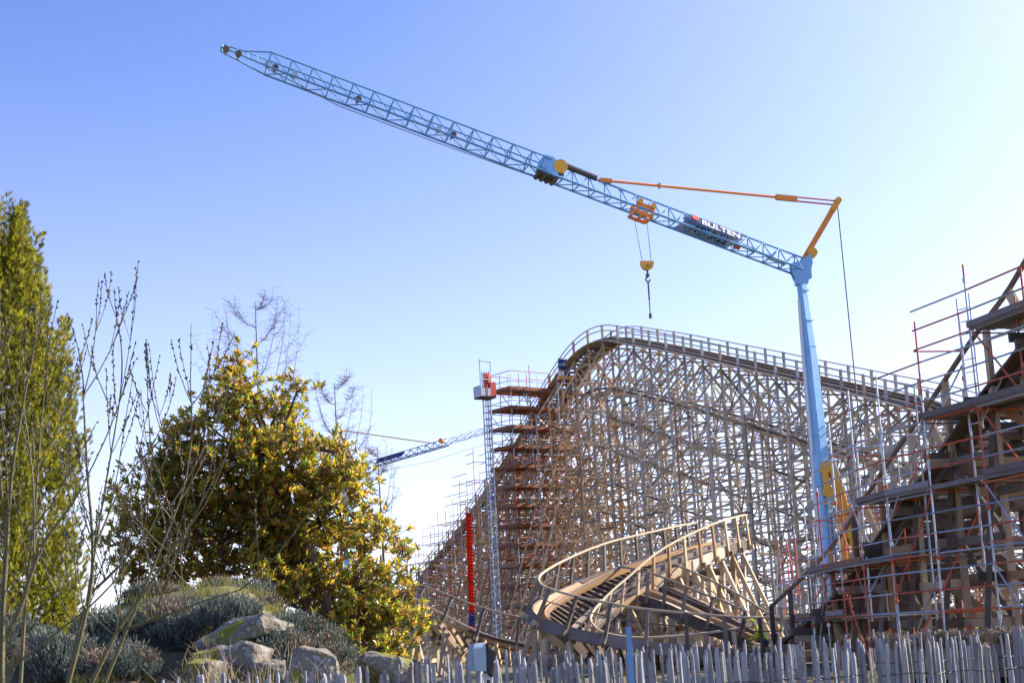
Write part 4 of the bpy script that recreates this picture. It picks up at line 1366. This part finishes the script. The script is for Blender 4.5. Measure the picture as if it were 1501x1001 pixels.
def fence(y, x0, x1, gap, top, wr, label, spread=.02, skip=0.03):
    root = thing('paling_fence', ((x0 + x1) / 2, y, .35), label, 'fence')
    x = x0
    wz = []
    while x < x1:
        if random.random() > skip:
            g = ground_z(x, y) - .05
            t = top + random.uniform(-.05, .045)
            w = random.uniform(*wr)
            yy = y + random.uniform(-spread, spread)
            m = Matrix.Translation((x, yy, g)) @ Matrix.Rotation(random.gauss(0, .028), 4, 'Y') @ Matrix.Rotation(random.gauss(0, .02), 4, 'X') @ Matrix.Rotation(random.uniform(-.6, .6), 4, 'Z') @ Matrix.Diagonal((w, w, t - g, 1))
            link('paling', random.choice(PAL), root, m)
        x += gap * random.uniform(.7, 1.35)
    for z in (top - .24, top - .62, top - .98):
        mb = MB()
        for ph in (0, math.pi):
            mb.tube([(x0 + (x1 - x0) * k / 160, y + .045 * math.sin(k * 1.9 + ph), z + .008 * math.sin(k * .7) + .006 * math.sin(k * 1.9 + ph)) for k in range(161)], .0026, 4)
        mb.build('wire', M['black'], root)


fence(13.0, -3.1, 5.2, .048, 1.535, (.015, .027), 'front chestnut paling fence of grey pointed stakes along the bottom edge')
fence(14.3, -1.05, 5.6, .043, 1.595, (.013, .022), 'second thinner paling fence standing just behind the front one', skip=.12)

mb = MB()
p = P(921, 918, 12.85)
mb.add([(p.x + x * .022, p.y + y * .02, z) for z in (.2, p.z - .02, p.z) for x, y in ((-1, -1), (1, -1), (1, 1), (-1, 1))],
       [(k, (k + 1) % 4, 4 + (k + 1) % 4, 4 + k) for k in range(4)] + [(4 + k, 4 + (k + 1) % 4, 8 + (k + 1) % 4, 8 + k) for k in range(4)] + [(8, 9, 10, 11)])
tag(mb.build('marker_stake', M['blue_stake']), 'faded light blue stake rising above the paling tips in front of the turn', 'stake')


def flood_box():
    p = P(703, 962, 12.6)
    root = thing('lamp_box', (p.x, p.y, .3), 'small blue grey floodlight box with black hood on a short post', 'floodlight')
    a = Vector((.93, .36, 0)); b = Vector((-.36, .93, 0)); Z = Vector((0, 0, 1))
    def hull(name, m, pts, sub=None):
        bm = bmesh.new()
        for q in pts: bm.verts.new(q)
        bmesh.ops.convex_hull(bm, input=bm.verts)
        bmesh.ops.bevel(bm, geom=[e for e in bm.edges], offset=.004, segments=2, affect='EDGES', clamp_overlap=True)
        me = bpy.data.meshes.new(name); bm.to_mesh(me); bm.free()
        me.materials.append(M[m])
        return link(name, me, sub or root)
    body = hull('housing', 'box', [p + a * x + b * y + Z * z for x, y, z in ((-.07, -.06, -.105), (.035, -.06, -.115), (.035, .06, -.115), (-.07, .06, -.105), (-.075, -.06, .07), (.03, -.06, .075), (.03, .06, .075), (-.075, .06, .07), (-.05, -.04, .105), (.05, -.04, .108), (.05, .04, .108), (-.05, .04, .105))])
    hull('hood', 'black', [p + a * x + b * y + Z * z for x, y, z in ((.04, -.062, .105), (.04, .062, .105), (.04, -.062, -.115), (.04, .062, -.115), (.105, -.07, .01), (.105, .07, .01), (.075, -.07, -.165), (.075, .07, -.165), (.118, -.05, -.1))])
    mb = MB(); mb.bar(p + a * .09 - b * .075 - Z * .05, p + a * .112 - b * .075 - Z * .035, .012, .01); mb.build('badge', M['white'], body)
    mb = MB(); mb.bar(p + a * .04 - Z * .13, p + a * .06 - Z * .2, .03, .05); mb.build('bracket', M['pale'], root)
    q = p + a * .06
    mb = MB(); mb.tube([(q.x, q.y, .2), (q.x, q.y, p.z - .18)], .022, 8); mb.build('post', M['black'], root)


flood_box()


# ------------------------------------------------------------------ rocks and planting on the mound
def rock(name, px, py, d, sx, sy, sz, seed, label, rot=0):
    rnd = random.Random(seed)
    bm = bmesh.new()
    for k in range(15):
        v = Vector((rnd.gauss(0, 1), rnd.gauss(0, 1), rnd.gauss(0, 1))).normalized()
        v = Vector([math.copysign(abs(c) ** .6, c) for c in v])
        bm.verts.new((v.x * sx, v.y * sy, v.z * sz))
    bmesh.ops.convex_hull(bm, input=bm.verts)
    bmesh.ops.delete(bm, geom=[v for v in bm.verts if not v.link_faces], context='VERTS')
    bmesh.ops.bevel(bm, geom=list(bm.edges), offset=min(sx, sz) * .07, segments=1, affect='EDGES', clamp_overlap=True)
    bmesh.ops.triangulate(bm, faces=bm.faces)
    bmesh.ops.subdivide_edges(bm, edges=bm.edges, cuts=3, use_grid_fill=True)
    for v in bm.verts:
        q = v.co * 5 + Vector((seed, 0, 0))
        v.co += v.co.normalized() * (.035 * noise.noise(q) + .018 * noise.noise(q * 2.7) + .009 * noise.noise(q * 7)) * min(1, sx / .25)
    me = bpy.data.meshes.new(name)
    bm.to_mesh(me); bm.free()
    me.materials.append(M['rock'])
    p = P(px, py, d)
    o = link(name, me, None, Matrix.Translation(p) @ Matrix.Rotation(rot, 4, 'Y') @ Matrix.Rotation(rnd.uniform(-.4, .4), 4, 'Z'))
    return tag(o, label, 'rock', 'rocks on the planted mound')


for r_ in ROCKS: rock('boulder', *r_)


def shoots(mb, c, rx, ry, rz, n, L, rnd, base_dark=True, spread=.5):
    """short leafy upright shoots over a dome"""
    for k in range(n):
        a, e = rnd.uniform(0, 2 * math.pi), math.asin(rnd.uniform(0, 1))
        s = rnd.uniform(.75, 1.02)
        nrm = Vector((math.cos(a) * math.cos(e), math.sin(a) * math.cos(e), math.sin(e)))
        p = c + Vector((nrm.x * rx, nrm.y * ry, nrm.z * rz)) * s
        d = (nrm * spread + Vector((0, 0, .7)) + Vector((rnd.gauss(0, .18), rnd.gauss(0, .18), 0))).normalized()
        l = L * rnd.uniform(.6, 1.25)
        x = d.orthogonal().normalized(); y = d.cross(x)
        for j in range(6):
            t = j / 6
            q = p + d * l * t
            ang = j * 2.4 + k
            r_ = (x * math.cos(ang) + y * math.sin(ang))
            w = d.cross(r_) * .007
            tip = q + d * l * .30 + r_ * l * .16 * (1.1 - t)
            mb.add([q - w, q + w, tip], [(0, 1, 2)])
        mb.add([p + x * .004, p - x * .004, p + d * l], [(0, 1, 2)])


def dome(mb, c, rx, ry, rz, mi, rnd):
    n, m = 14, 6
    vs = []
    for i in range(m):
        e = i / m * math.pi / 2
        for j in range(n):
            a = 2 * math.pi * j / n
            s = 1 + .12 * noise.noise((c.x + math.cos(a) * 2, c.y + math.sin(a) * 2, e * 2))
            vs.append(c + Vector((rx * math.cos(a) * math.cos(e) * s, ry * math.sin(a) * math.cos(e) * s, rz * math.sin(e) * s)))
    vs.append(c + Vector((0, 0, rz)))
    fs = [(i * n + j, i * n + (j + 1) % n, (i + 1) * n + (j + 1) % n, (i + 1) * n + j) for i in range(m - 1) for j in range(n)]
    fs += [((m - 1) * n + j, (m - 1) * n + (j + 1) % n, m * n) for j in range(n)]
    mb.add(vs, fs, mi)


for k, (px, py, d, rx, ry, rz, lab) in enumerate(SHRUBS):
    rnd = random.Random(70 + k)
    c = P(px, py, d)
    root = thing('shrub', (c.x, c.y, c.z - rz), lab, 'shrub', 'grey shrubs on the mound')
    c0 = c - Vector((0, 0, rz * .75))
    mb = MB(); dome(mb, c0 - Vector((0, 0, .2)), rx * .8, ry * .8, rz * .85 + .2, 0, rnd); mb.build('twigs', M['heather_dark'], root)
    mb, dead = MB(), MB()
    for q in range(int(14 + 26 * rx)):                     # billowing clumps of shoots
        a, e = rnd.uniform(0, 2 * math.pi), math.asin(rnd.uniform(-.35, 1))
        cc = c0 + Vector((rx * .8 * math.cos(a) * math.cos(e), ry * .8 * math.sin(a) * math.cos(e), rz * .8 * math.sin(e)))
        r_ = rnd.uniform(.09, .17)
        shoots(dead if rnd.random() < .2 else mb, cc, r_, r_, r_ * .8, int(3800 * r_ * r_) + 15, rnd.uniform(.07, .13), rnd)
    mb.build('foliage', M['heather'], root, 'stuff')
    if dead.v: dead.build('dead_foliage', M['rust_heather'], root, 'stuff')
    mb = MB()
    for q in range(int(40 * rx)):                          # woody stems poking through
        a, e = rnd.uniform(0, 2 * math.pi), math.asin(rnd.uniform(.1, 1))
        d_ = Vector((math.cos(a) * math.cos(e) * rx, math.sin(a) * math.cos(e) * ry, math.sin(e) * rz))
        mb.tube([c0 + d_ * .5, c0 + d_ * .85 + Vector((0, 0, .03)), c0 + d_ * rnd.uniform(1.02, 1.2) + Vector((0, 0, .05))], .004, 3, r1=.002, cap=False)
    mb.build('stems', M['bark'], root, 'stuff')


def blades(mb, spots, n, L, w, rnd, r=.1, lean=.35):
    for c in spots:
        for k in range(n):
            a = rnd.uniform(0, 6.283)
            p = c + Vector((math.cos(a), math.sin(a), 0)) * rnd.uniform(0, r)
            d = Vector((rnd.gauss(0, lean), rnd.gauss(0, lean), 1)).normalized()
            l = L * rnd.uniform(.4, 1.2)
            s = d.orthogonal().normalized() * w
            m_ = p + d * l * .6
            t_ = m_ + (d + Vector((rnd.gauss(0, .5), rnd.gauss(0, .5), -.3))).normalized() * l * .45
            mb.add([p - s, p + s, m_ + s * .6, m_ - s * .6, t_], [(0, 1, 2, 3), (3, 2, 4)])


def ground_cover():
    rnd = random.Random(5)
    mb = MB(); sp = []
    for k in range(420):
        x, y = rnd.uniform(-5.6, -.9), rnd.uniform(13.4, 17.5)
        sp.append(Vector((x, y, ground_z(x, y))))
    blades(mb, sp, 26, .12, .004, rnd, .16)
    tag(mb.build('moss_grass', M['grass']), kind='stuff')
    mb = MB(); sp = []
    for k in range(170):
        x, y = rnd.uniform(-1.0, 5.5), rnd.uniform(13.1, 14.2)
        sp.append(Vector((x, y, ground_z(x, y))))
    for k in range(40):
        x, y = rnd.uniform(-3.6, -1.2), rnd.uniform(13.2, 13.8)
        sp.append(Vector((x, y, ground_z(x, y) + .0)))
    blades(mb, sp, 14, .34, .0035, rnd, .10, .25)
    tag(mb.build('dry_grass', M['straw']), kind='stuff')
    mb = MB(); sp = []
    for k in range(900):
        x, y = rnd.uniform(2.8, 9), rnd.uniform(15.5, 21)
        sp.append(Vector((x, y, ground_z(x, y))))
    blades(mb, sp, 14, .16, .006, rnd, .2)
    tag(mb.build('bank_grass', M['grass']), kind='stuff')


ground_cover()
DRY = [(1330, 932, 17.6, .35, .1, 'low dry brown heather mat behind the fence, leftmost on the bank'), (1392, 930, 17.4, .30, .12, 'greyish heather tuft between two brown ones on the bank'),
       (1424, 927, 17.3, .28, .14, 'rounded red brown heather clump on the bank behind fence'), (1462, 922, 17.6, .42, .15, 'largest dry grey heather cushion on the bank near the picture edge'), (1503, 930, 17.2, .25, .14, 'reddish heather clump cut off by the right picture edge')]
for k, (px, py, d, rx, rz, lab) in enumerate(DRY):
    rnd = random.Random(170 + k)
    c = P(px, py, d)
    root = thing('heather_clump', (c.x, c.y, c.z - rz), lab, 'heather', 'dry heather on the bank')
    mb = MB(); dome(mb, c - Vector((0, 0, rz + .35)), rx * .9, rx * .8, rz * 1.3 + .3, 0, rnd); mb.build('twigs', M['rust_heather'], root)
    mb = MB()
    for q in range(int(30 * rx) + 5):
        a, s = rnd.uniform(0, 6.283), rnd.random() ** .5
        shoots(mb, c + Vector((math.cos(a) * rx * s, math.sin(a) * rx * .8 * s, -rz * (.6 + s * .6))), .1, .1, .06, 60, .09, rnd)
    mb.build('foliage', M['rust_heather'], root, 'stuff')


# ------------------------------------------------------------------ trees
def magnolia():
    rnd = random.Random(21)
    D0 = 21.0
    g = P(500, 985, D0)
    root = thing('magnolia_tree', (g.x, g.y, .4), 'broad evergreen magnolia with glossy green leaves and rusty undersides', 'tree')
    lobes = [(352, 560, 34, 46), (348, 528, 12, 24), (300, 618, 55, 38), (258, 648, 24, 20), (408, 604, 40, 42), (436, 572, 12, 20), (330, 690, 110, 58), (430, 690, 88, 68), (250, 730, 72, 56), (510, 668, 34, 26), (500, 700, 46, 34),
             (470, 765, 100, 52), (345, 785, 130, 58), (555, 790, 44, 26), (590, 806, 20, 12), (520, 865, 86, 58), (400, 845, 100, 54), (572, 910, 48, 48), (215, 780, 60, 46), (593, 868, 20, 26), (480, 925, 74, 42), (545, 950, 60, 30), (185, 735, 24, 16), (190, 830, 40, 26), (255, 838, 55, 30), (315, 842, 45, 26), (300, 752, 70, 40), (395, 742, 60, 40), (430, 795, 64, 40), (455, 850, 60, 40), (530, 915, 60, 40), (370, 650, 60, 40), (240, 690, 44, 30)]
    px_m = F_PX / D0
    tips = []
    LB = []
    for k, (x, y, rx, ry) in enumerate(lobes):
        c = P(x, y, D0 + rnd.uniform(-.5, .5))
        r = (rx / px_m, min(1.25, .35 + rx / px_m * .9), ry / px_m)
        LB.append((c, r))
        for q in range(max(3, int(rx * ry / 118))):        # each lobe is a handful of leafy shoots
            v = Vector((rnd.gauss(0, 1), rnd.gauss(0, 1), rnd.gauss(0, 1))).normalized() * rnd.uniform(.45, 1.0)
            cc = c + Vector((v.x * r[0], v.y * r[1], v.z * r[2]))
            out = Vector((v.x, v.y, v.z * .4 + .55)).normalized()
            for j in range(rnd.randint(6, 9)):
                o = cc + Vector((rnd.gauss(0, .11), rnd.gauss(0, .13), rnd.gauss(0, .10)))
                tips.append((o, (out + Vector((rnd.gauss(0, .35), rnd.gauss(0, .35), rnd.uniform(0, .5)))).normalized(), cc, k))
    leafv = [(0, 0, 0), (-.22, .30, .02), (-.26, .58, .03), (0, 1, -.05), (.26, .58, .03), (.22, .30, .02), (0, .45, -.035)]
    leaff = [(0, 6, 1), (1, 6, 2), (2, 6, 3), (0, 5, 6), (5, 4, 6), (4, 3, 6)]
    leaves = []
    for o, ax, cc, k in tips:
        x = ax.orthogonal().normalized(); y = ax.cross(x)
        n = rnd.randint(7, 10)
        a0 = rnd.uniform(0, 6.28)
        for j in range(n):
            ang = a0 + j * 2.4
            tilt = rnd.uniform(.35, 1.15)
            rad = x * math.cos(ang) + y * math.sin(ang)
            d = (ax * math.cos(tilt) + rad * math.sin(tilt)).normalized()
            nz = (ax * math.sin(tilt) - rad * math.cos(tilt)).normalized()
            s = rnd.uniform(.07, .125)
            xx = d.cross(nz).normalized()
            m = Matrix((xx * s * .66, d * s, nz * s)).transposed().to_4x4()
            leaves.append(Matrix.Translation(o - ax * .06 * (j / n)) @ m)
    leaves.sort(key=lambda m: m.translation.y + rnd.uniform(0, .25))
    lm = bpy.data.meshes.new('leaf'); lm.from_pydata(leafv, [], leaff); lm.materials.append(M['magnolia'])
    for m in leaves[:300]: link('leaf', lm, root, m)
    mb = MB()
    V = [Vector(v) for v in leafv]
    for m in leaves[300:]: mb.add([m @ v for v in V], leaff)
    mb.build('crown', M['magnolia'], root, 'stuff')
    # trunk, limbs to the lobes and twigs to the shoots
    mb = MB()
    fork = P(455, 800, D0); base = Vector((g.x, g.y, .3))
    for q in range(3):
        b0 = base + Vector((rnd.uniform(-.3, .3), rnd.uniform(-.2, .2), 0))
        mb.tube([b0, b0.lerp(fork, .5) + Vector((rnd.uniform(-.3, .3), rnd.uniform(-.2, .2), 0)), fork + Vector((rnd.uniform(-.4, .2), 0, rnd.uniform(-.2, .5)))], .09, 7, r1=.05)
    top = P(370, 620, D0)
    mb.tube([fork, P(410, 710, D0), top], .055, 6, r1=.03)
    mb.build('trunk', M['bark'], root)
    mb = MB()
    for k, (c, r) in enumerate(LB):
        t = rnd.uniform(.2, .9)
        s = fork.lerp(top, t) if c.z > fork.z else base.lerp(fork, rnd.uniform(.4, .9))
        mid = s.lerp(c, .5) + Vector((0, 0, .12))
        mb.tube([s, mid, c], .028, 5, r1=.014)
    seen = set()
    for o, ax, cc, k in tips:
        key = tuple(round(v, 3) for v in cc)
        if key not in seen:
            seen.add(key); mb.tube([LB[k][0], LB[k][0].lerp(cc, .5) + Vector((0, 0, -.04)), cc], .012, 4, r1=.007, cap=False)
        mb.tube([cc - ax * .1, o], .006, 3, r1=.004, cap=False)
    mb.build('limbs', M['bark'], root)


magnolia()


def cypress():
    rnd = random.Random(9)
    D0 = 17.6
    c0 = P(-28, 700, D0)
    root = thing('cypress_tree', (c0.x, c0.y, .4), 'tall columnar golden green cypress at the left picture edge', 'tree')
    top = P(0, 322, D0).z
    def rad(z):
        f = z / top
        return 1.06 * min(1, (1 - f) * 2.1 + .02) ** .75 * (.72 + .28 * smooth01(f / .35))
    mb = MB()
    spr = 0
    for k in range(1150):
        z = .2 + (top - .75) * rnd.random() ** .85
        a = rnd.uniform(0, 6.283)
        front = math.sin(a) < .35 or rnd.random() < .35
        if not front: continue
        r = rad(z) * (rnd.uniform(.74, 1.0) if k % 3 else rnd.uniform(.3, .7))
        p = Vector((c0.x + math.cos(a) * r, c0.y + math.sin(a) * r, z))
        ax = Vector((math.cos(a) * .28, math.sin(a) * .28, 1)).normalized()
        L, W = rnd.uniform(.5, .95), rnd.uniform(.10, .17)
        for j in range(85):
            t = rnd.random()
            ww = W * (1 - t) ** .6 * (.45 + .8 * min(1, t * 3))
            an = rnd.uniform(0, 6.283)
            rv = Vector((math.cos(an), math.sin(an), 0))
            q = p + ax * L * t + rv * ww * rnd.uniform(.4, 1)
            d = (ax * rnd.uniform(.6, 1.1) + rv * rnd.uniform(.3, .8)).normalized()
            s = rnd.uniform(.055, .10)
            pl = d.cross(Vector((rnd.gauss(0, 1), rnd.gauss(0, 1), rnd.gauss(0, .4)))).normalized()
            st = s * .16
            # a flat feathery spray: stem with paired side fingers
            vs, fs = [q - pl * .004, q + pl * .004, q + d * s], [(0, 1, 2)]
            for e in (1, 2, 3):
                for sg in (-1, 1):
                    b_ = q + d * s * (.2 * e)
                    tip = b_ + d * s * .34 + pl * sg * s * (.42 - .08 * e)
                    i = len(vs)
                    vs += [b_ - d * st * .5, b_ + d * st, tip]
                    fs.append((i, i + 1, i + 2))
            mb.add(vs, fs)
    mb.build('crown', M['cypress'], root, 'stuff')
    mb = MB()
    mb.tube([(c0.x, c0.y, .2), (c0.x + .05, c0.y, 2.5), (c0.x, c0.y, top - .6)], .16, 8, r1=.02)
    mb.build('trunk', M['bark'], root)
    mb = MB()
    for k in range(150):
        z = .6 + (top - 1.6) * rnd.random(); a = rnd.uniform(0, 6.283); r = rad(z) * .9
        e = Vector((c0.x + math.cos(a) * r, c0.y + math.sin(a) * r, z + .35))
        s = Vector((c0.x, c0.y, z)); mb.tube([s, s.lerp(e, .6) - Vector((0, 0, .05)), e], .018, 4, r1=.006, cap=False)
    mb.build('limbs', M['bark'], root)


cypress()


def bare_tree(px, top_py, base_d, spread, seed, label, limbs=9, low=.45):
    """upright bare tree whose limbs sweep out and turn up, each feathered with short twigs"""
    rnd = random.Random(seed)
    tp = P(px, top_py, base_d)
    base = Vector((tp.x, tp.y, .3))
    H = tp.z - .3
    root = thing('bare_tree', base, label, 'tree', 'bare trees behind the magnolia')
    mb = MB(); mb.tube([base, base + Vector((.1, 0, H * .5)), tp], .09, 7, r1=.010); mb.build('trunk', M['bark'], root)
    lb, tw = MB(), MB()

    def twigs(pts, dens):
        for a, b in zip(pts, pts[1:]):
            for k in range(dens):
                p = a.lerp(b, rnd.random())
                an = rnd.uniform(0, 6.283)
                d = Vector((math.cos(an), math.sin(an) * .8, rnd.uniform(-.1, .5))).normalized()
                l = rnd.uniform(.10, .36)
                m_ = p + d * l * .5 + Vector((0, 0, rnd.uniform(-.03, .03)))
                tw.tube([p, m_, p + d * l + Vector((0, 0, rnd.uniform(-.04, .08)))], .0055, 3, r1=.004, cap=False)
    for k in range(limbs):
        t = low + (1 - low) * (k + .5) / limbs
        s = base.lerp(tp, t)
        an = (0, math.pi)[k % 2] + rnd.uniform(-.8, .8)
        r = spread * math.sqrt((1.04 - t) / (1.04 - low)) * rnd.uniform(.7, 1.05)
        up = H * (1 - t) * rnd.uniform(.55, .9) + .25
        o = Vector((math.cos(an), math.sin(an) * .7, 0))
        pts = [s + o * r * f + Vector((0, 0, up * f ** 2.2)) for f in (0, .2, .4, .6, .8, .92, 1.0)]
        pts[-1] = pts[-1] - o * r * .05 + Vector((0, 0, .3))
        lb.tube(pts, .017, 5, r1=.005, cap=False)
        twigs(pts[1:], 7)
        for j in range(3):
            i = rnd.randint(1, 4)
            q = pts[i]; o2 = Vector((o.x + rnd.gauss(0, .5), rnd.gauss(0, .5), 0)).normalized()
            l = r * rnd.uniform(.35, .6)
            sub = [q + o2 * l * f + Vector((0, 0, l * 1.5 * f ** 1.7)) for f in (0, .3, .6, .85, 1)]
            lb.tube(sub, .010, 4, r1=.005, cap=False); twigs(sub, 6)
    twigs([base.lerp(tp, f) for f in (.75, .85, .93, 1)], 14)
    lb.build('limbs', M['twig'], root)
    tw.build('twigs', M['twig'], root, 'stuff')


bare_tree(374, 442, 52, 2.3, 31, 'bare feathery twigged tree rising behind the top of the magnolia', 13, .42)
bare_tree(490, 560, 56, 1.5, 35, 'shorter bare tree showing between magnolia and the distant crane jib', 9, .55)
bare_tree(553, 655, 58, .9, 37, 'lowest thin bare tree right of the magnolia under the distant jib', 6, .5)


def willow(stems, label, seed, shoots_n=5):
    """many-stemmed bare shrub; stems are listed as pixel, depth and radius along their run"""
    rnd = random.Random(seed)
    b = P(*stems[0][0][:3])
    root = thing('willow_shrub', (b.x, b.y, ground_z(b.x, b.y)), label, 'shrub')
    bud = MB(); whip = MB()

    def whips(p, d, l, r, depth=0):
        n = 9
        pts = [p]
        dd = Vector(d)
        for k in range(n):
            dd = (dd + Vector((rnd.gauss(0, .045), rnd.gauss(0, .045), .085))).normalized()
            pts.append(pts[-1] + dd * l / n)
        whip.tube(pts, r, 4, r1=.0022, cap=False)
        for k in range(3, n):
            for j in range(2):
                q = pts[k].lerp(pts[k + 1], rnd.random())
                ax = (pts[k + 1] - pts[k]).normalized()
                sd = ax.orthogonal().normalized(); sd = Matrix.Rotation(rnd.uniform(0, 6.28), 3, ax) @ sd
                e = q + ax * .022 + sd * .007
                w = ax.cross(sd) * .0055
                bud.add([q + sd * .003, q + ax * .012 + sd * .013, e, q + ax * .011 + w, q + ax * .011 - w], [(0, 3, 1), (1, 3, 2), (0, 1, 4), (1, 2, 4), (0, 2, 3), (0, 4, 2)])
        if depth < 1:
            for k in range(rnd.randint(1, 2)):
                i = rnd.randint(2, 6)
                sd = Vector((rnd.gauss(0, 1), rnd.gauss(0, .7), .9)).normalized()
                whips(pts[i], (dd + sd * .8).normalized(), l * rnd.uniform(.35, .6), r * .6, depth + 1)
    for st in stems:
        pts = [P(x, y, d) for x, y, d, r in st]
        sm = [Vector(v[:3]) for v in catmull([tuple(q) for q in pts], .12)]
        mb = MB(); mb.tube(sm, st[0][3] * .78, 7, r1=st[-1][3] * .78); mb.build('stem', M['willow'], root)
        e = (sm[-1] - sm[-3]).normalized()
        for k in range(1): whips(sm[-1], (e + Vector((rnd.gauss(0, .2), rnd.gauss(0, .2), .2))).normalized(), rnd.uniform(.5, 1.0), .006)
        for k in range(shoots_n):
            i = rnd.randint(len(sm) // 4, len(sm) - 1)
            d = Vector((rnd.gauss(0, .55), rnd.gauss(0, .5), 1.0)).normalized()
            whips(sm[i], d, rnd.uniform(.4, .9), rnd.uniform(.003, .0055))
    whip.build('whips', M['willow'], root, 'stuff')
    bud.build('buds', M['bud'], root, 'stuff')


willow([
    [(98, 1010, 10.0, .022), (130, 880, 10.0, .018), (136, 800, 10.0, .012), (128, 690, 10.0, .009), (122, 580, 10, .006)],
    [(98, 1010, 10.0, .018), (128, 880, 10.1, .014), (170, 835, 10.1, .010), (250, 740, 10.1, .006)],
    [(130, 1010, 9.7, .022), (172, 925, 9.7, .018), (210, 870, 9.7, .012), (265, 790, 9.7, .008), (300, 740, 9.7, .004)],
    [(150, 1010, 9.9, .018), (195, 900, 9.9, .016), (225, 830, 9.9, .011), (268, 720, 9.9, .007), (280, 650, 9.9, .005)],
    [(128, 880, 10, .012), (150, 740, 10.1, .010), (172, 610, 10.1, .007), (178, 560, 10.1, .005)],
    [(172, 925, 9.7, .012), (235, 905, 9.6, .009), (300, 880, 9.5, .006), (350, 865, 9.4, .003)],
    [(140, 800, 10, .010), (185, 700, 10.2, .008), (240, 640, 10.2, .005)],
], 'bare olive willow shrub whose stems fan out before the gap between the trees', 51, 6)
willow([
    [(2, 1010, 9.3, .028), (4, 900, 9.3, .026), (10, 800, 9.3, .02), (18, 690, 9.3, .014), (40, 560, 9.3, .008)],
    [(0, 945, 9.4, .026), (25, 905, 9.4, .02), (50, 830, 9.4, .018), (68, 790, 9.4, .012), (105, 740, 9.4, .008)],
    [(30, 1010, 9.6, .016), (38, 880, 9.6, .013), (52, 740, 9.6, .009), (60, 620, 9.6, .006)],
    [(50, 830, 9.4, .010), (48, 700, 9.4, .008), (35, 600, 9.4, .005)],
    [(10, 800, 9.3, .010), (0, 690, 9.3, .008), (-5, 560, 9.3, .006)],
    [(8, 985, 9.2, .012), (60, 945, 9.2, .009), (130, 890, 9.2, .006)],
], 'thick stemmed bare willow shrub standing in front of the cypress', 57, 3)


# ------------------------------------------------------------------ low far tree line
def tree_line():
    rnd = random.Random(3)
    mb = MB()
    for k in range(120):
        x = -120 + 2.6 * k + rnd.uniform(-1, 1); y = 265 + rnd.uniform(-12, 12); h = rnd.uniform(3.5, 7)
        for j in range(60):
            q = Vector((x + rnd.gauss(0, 1.6), y + rnd.gauss(0, 1.4), .2 + h * rnd.random() ** .8))
            d = Vector((rnd.gauss(0, 1), rnd.gauss(0, 1), rnd.gauss(0, 1))).normalized()
            e = d.orthogonal().normalized()
            s = rnd.uniform(.4, .9)
            mb.add([q - e * s, q + d * s, q + e * s, q - d * s * .8], [(0, 1, 2, 3)])
    tag(mb.build('distant_wood', M['conifer']), kind='stuff')


tree_line()
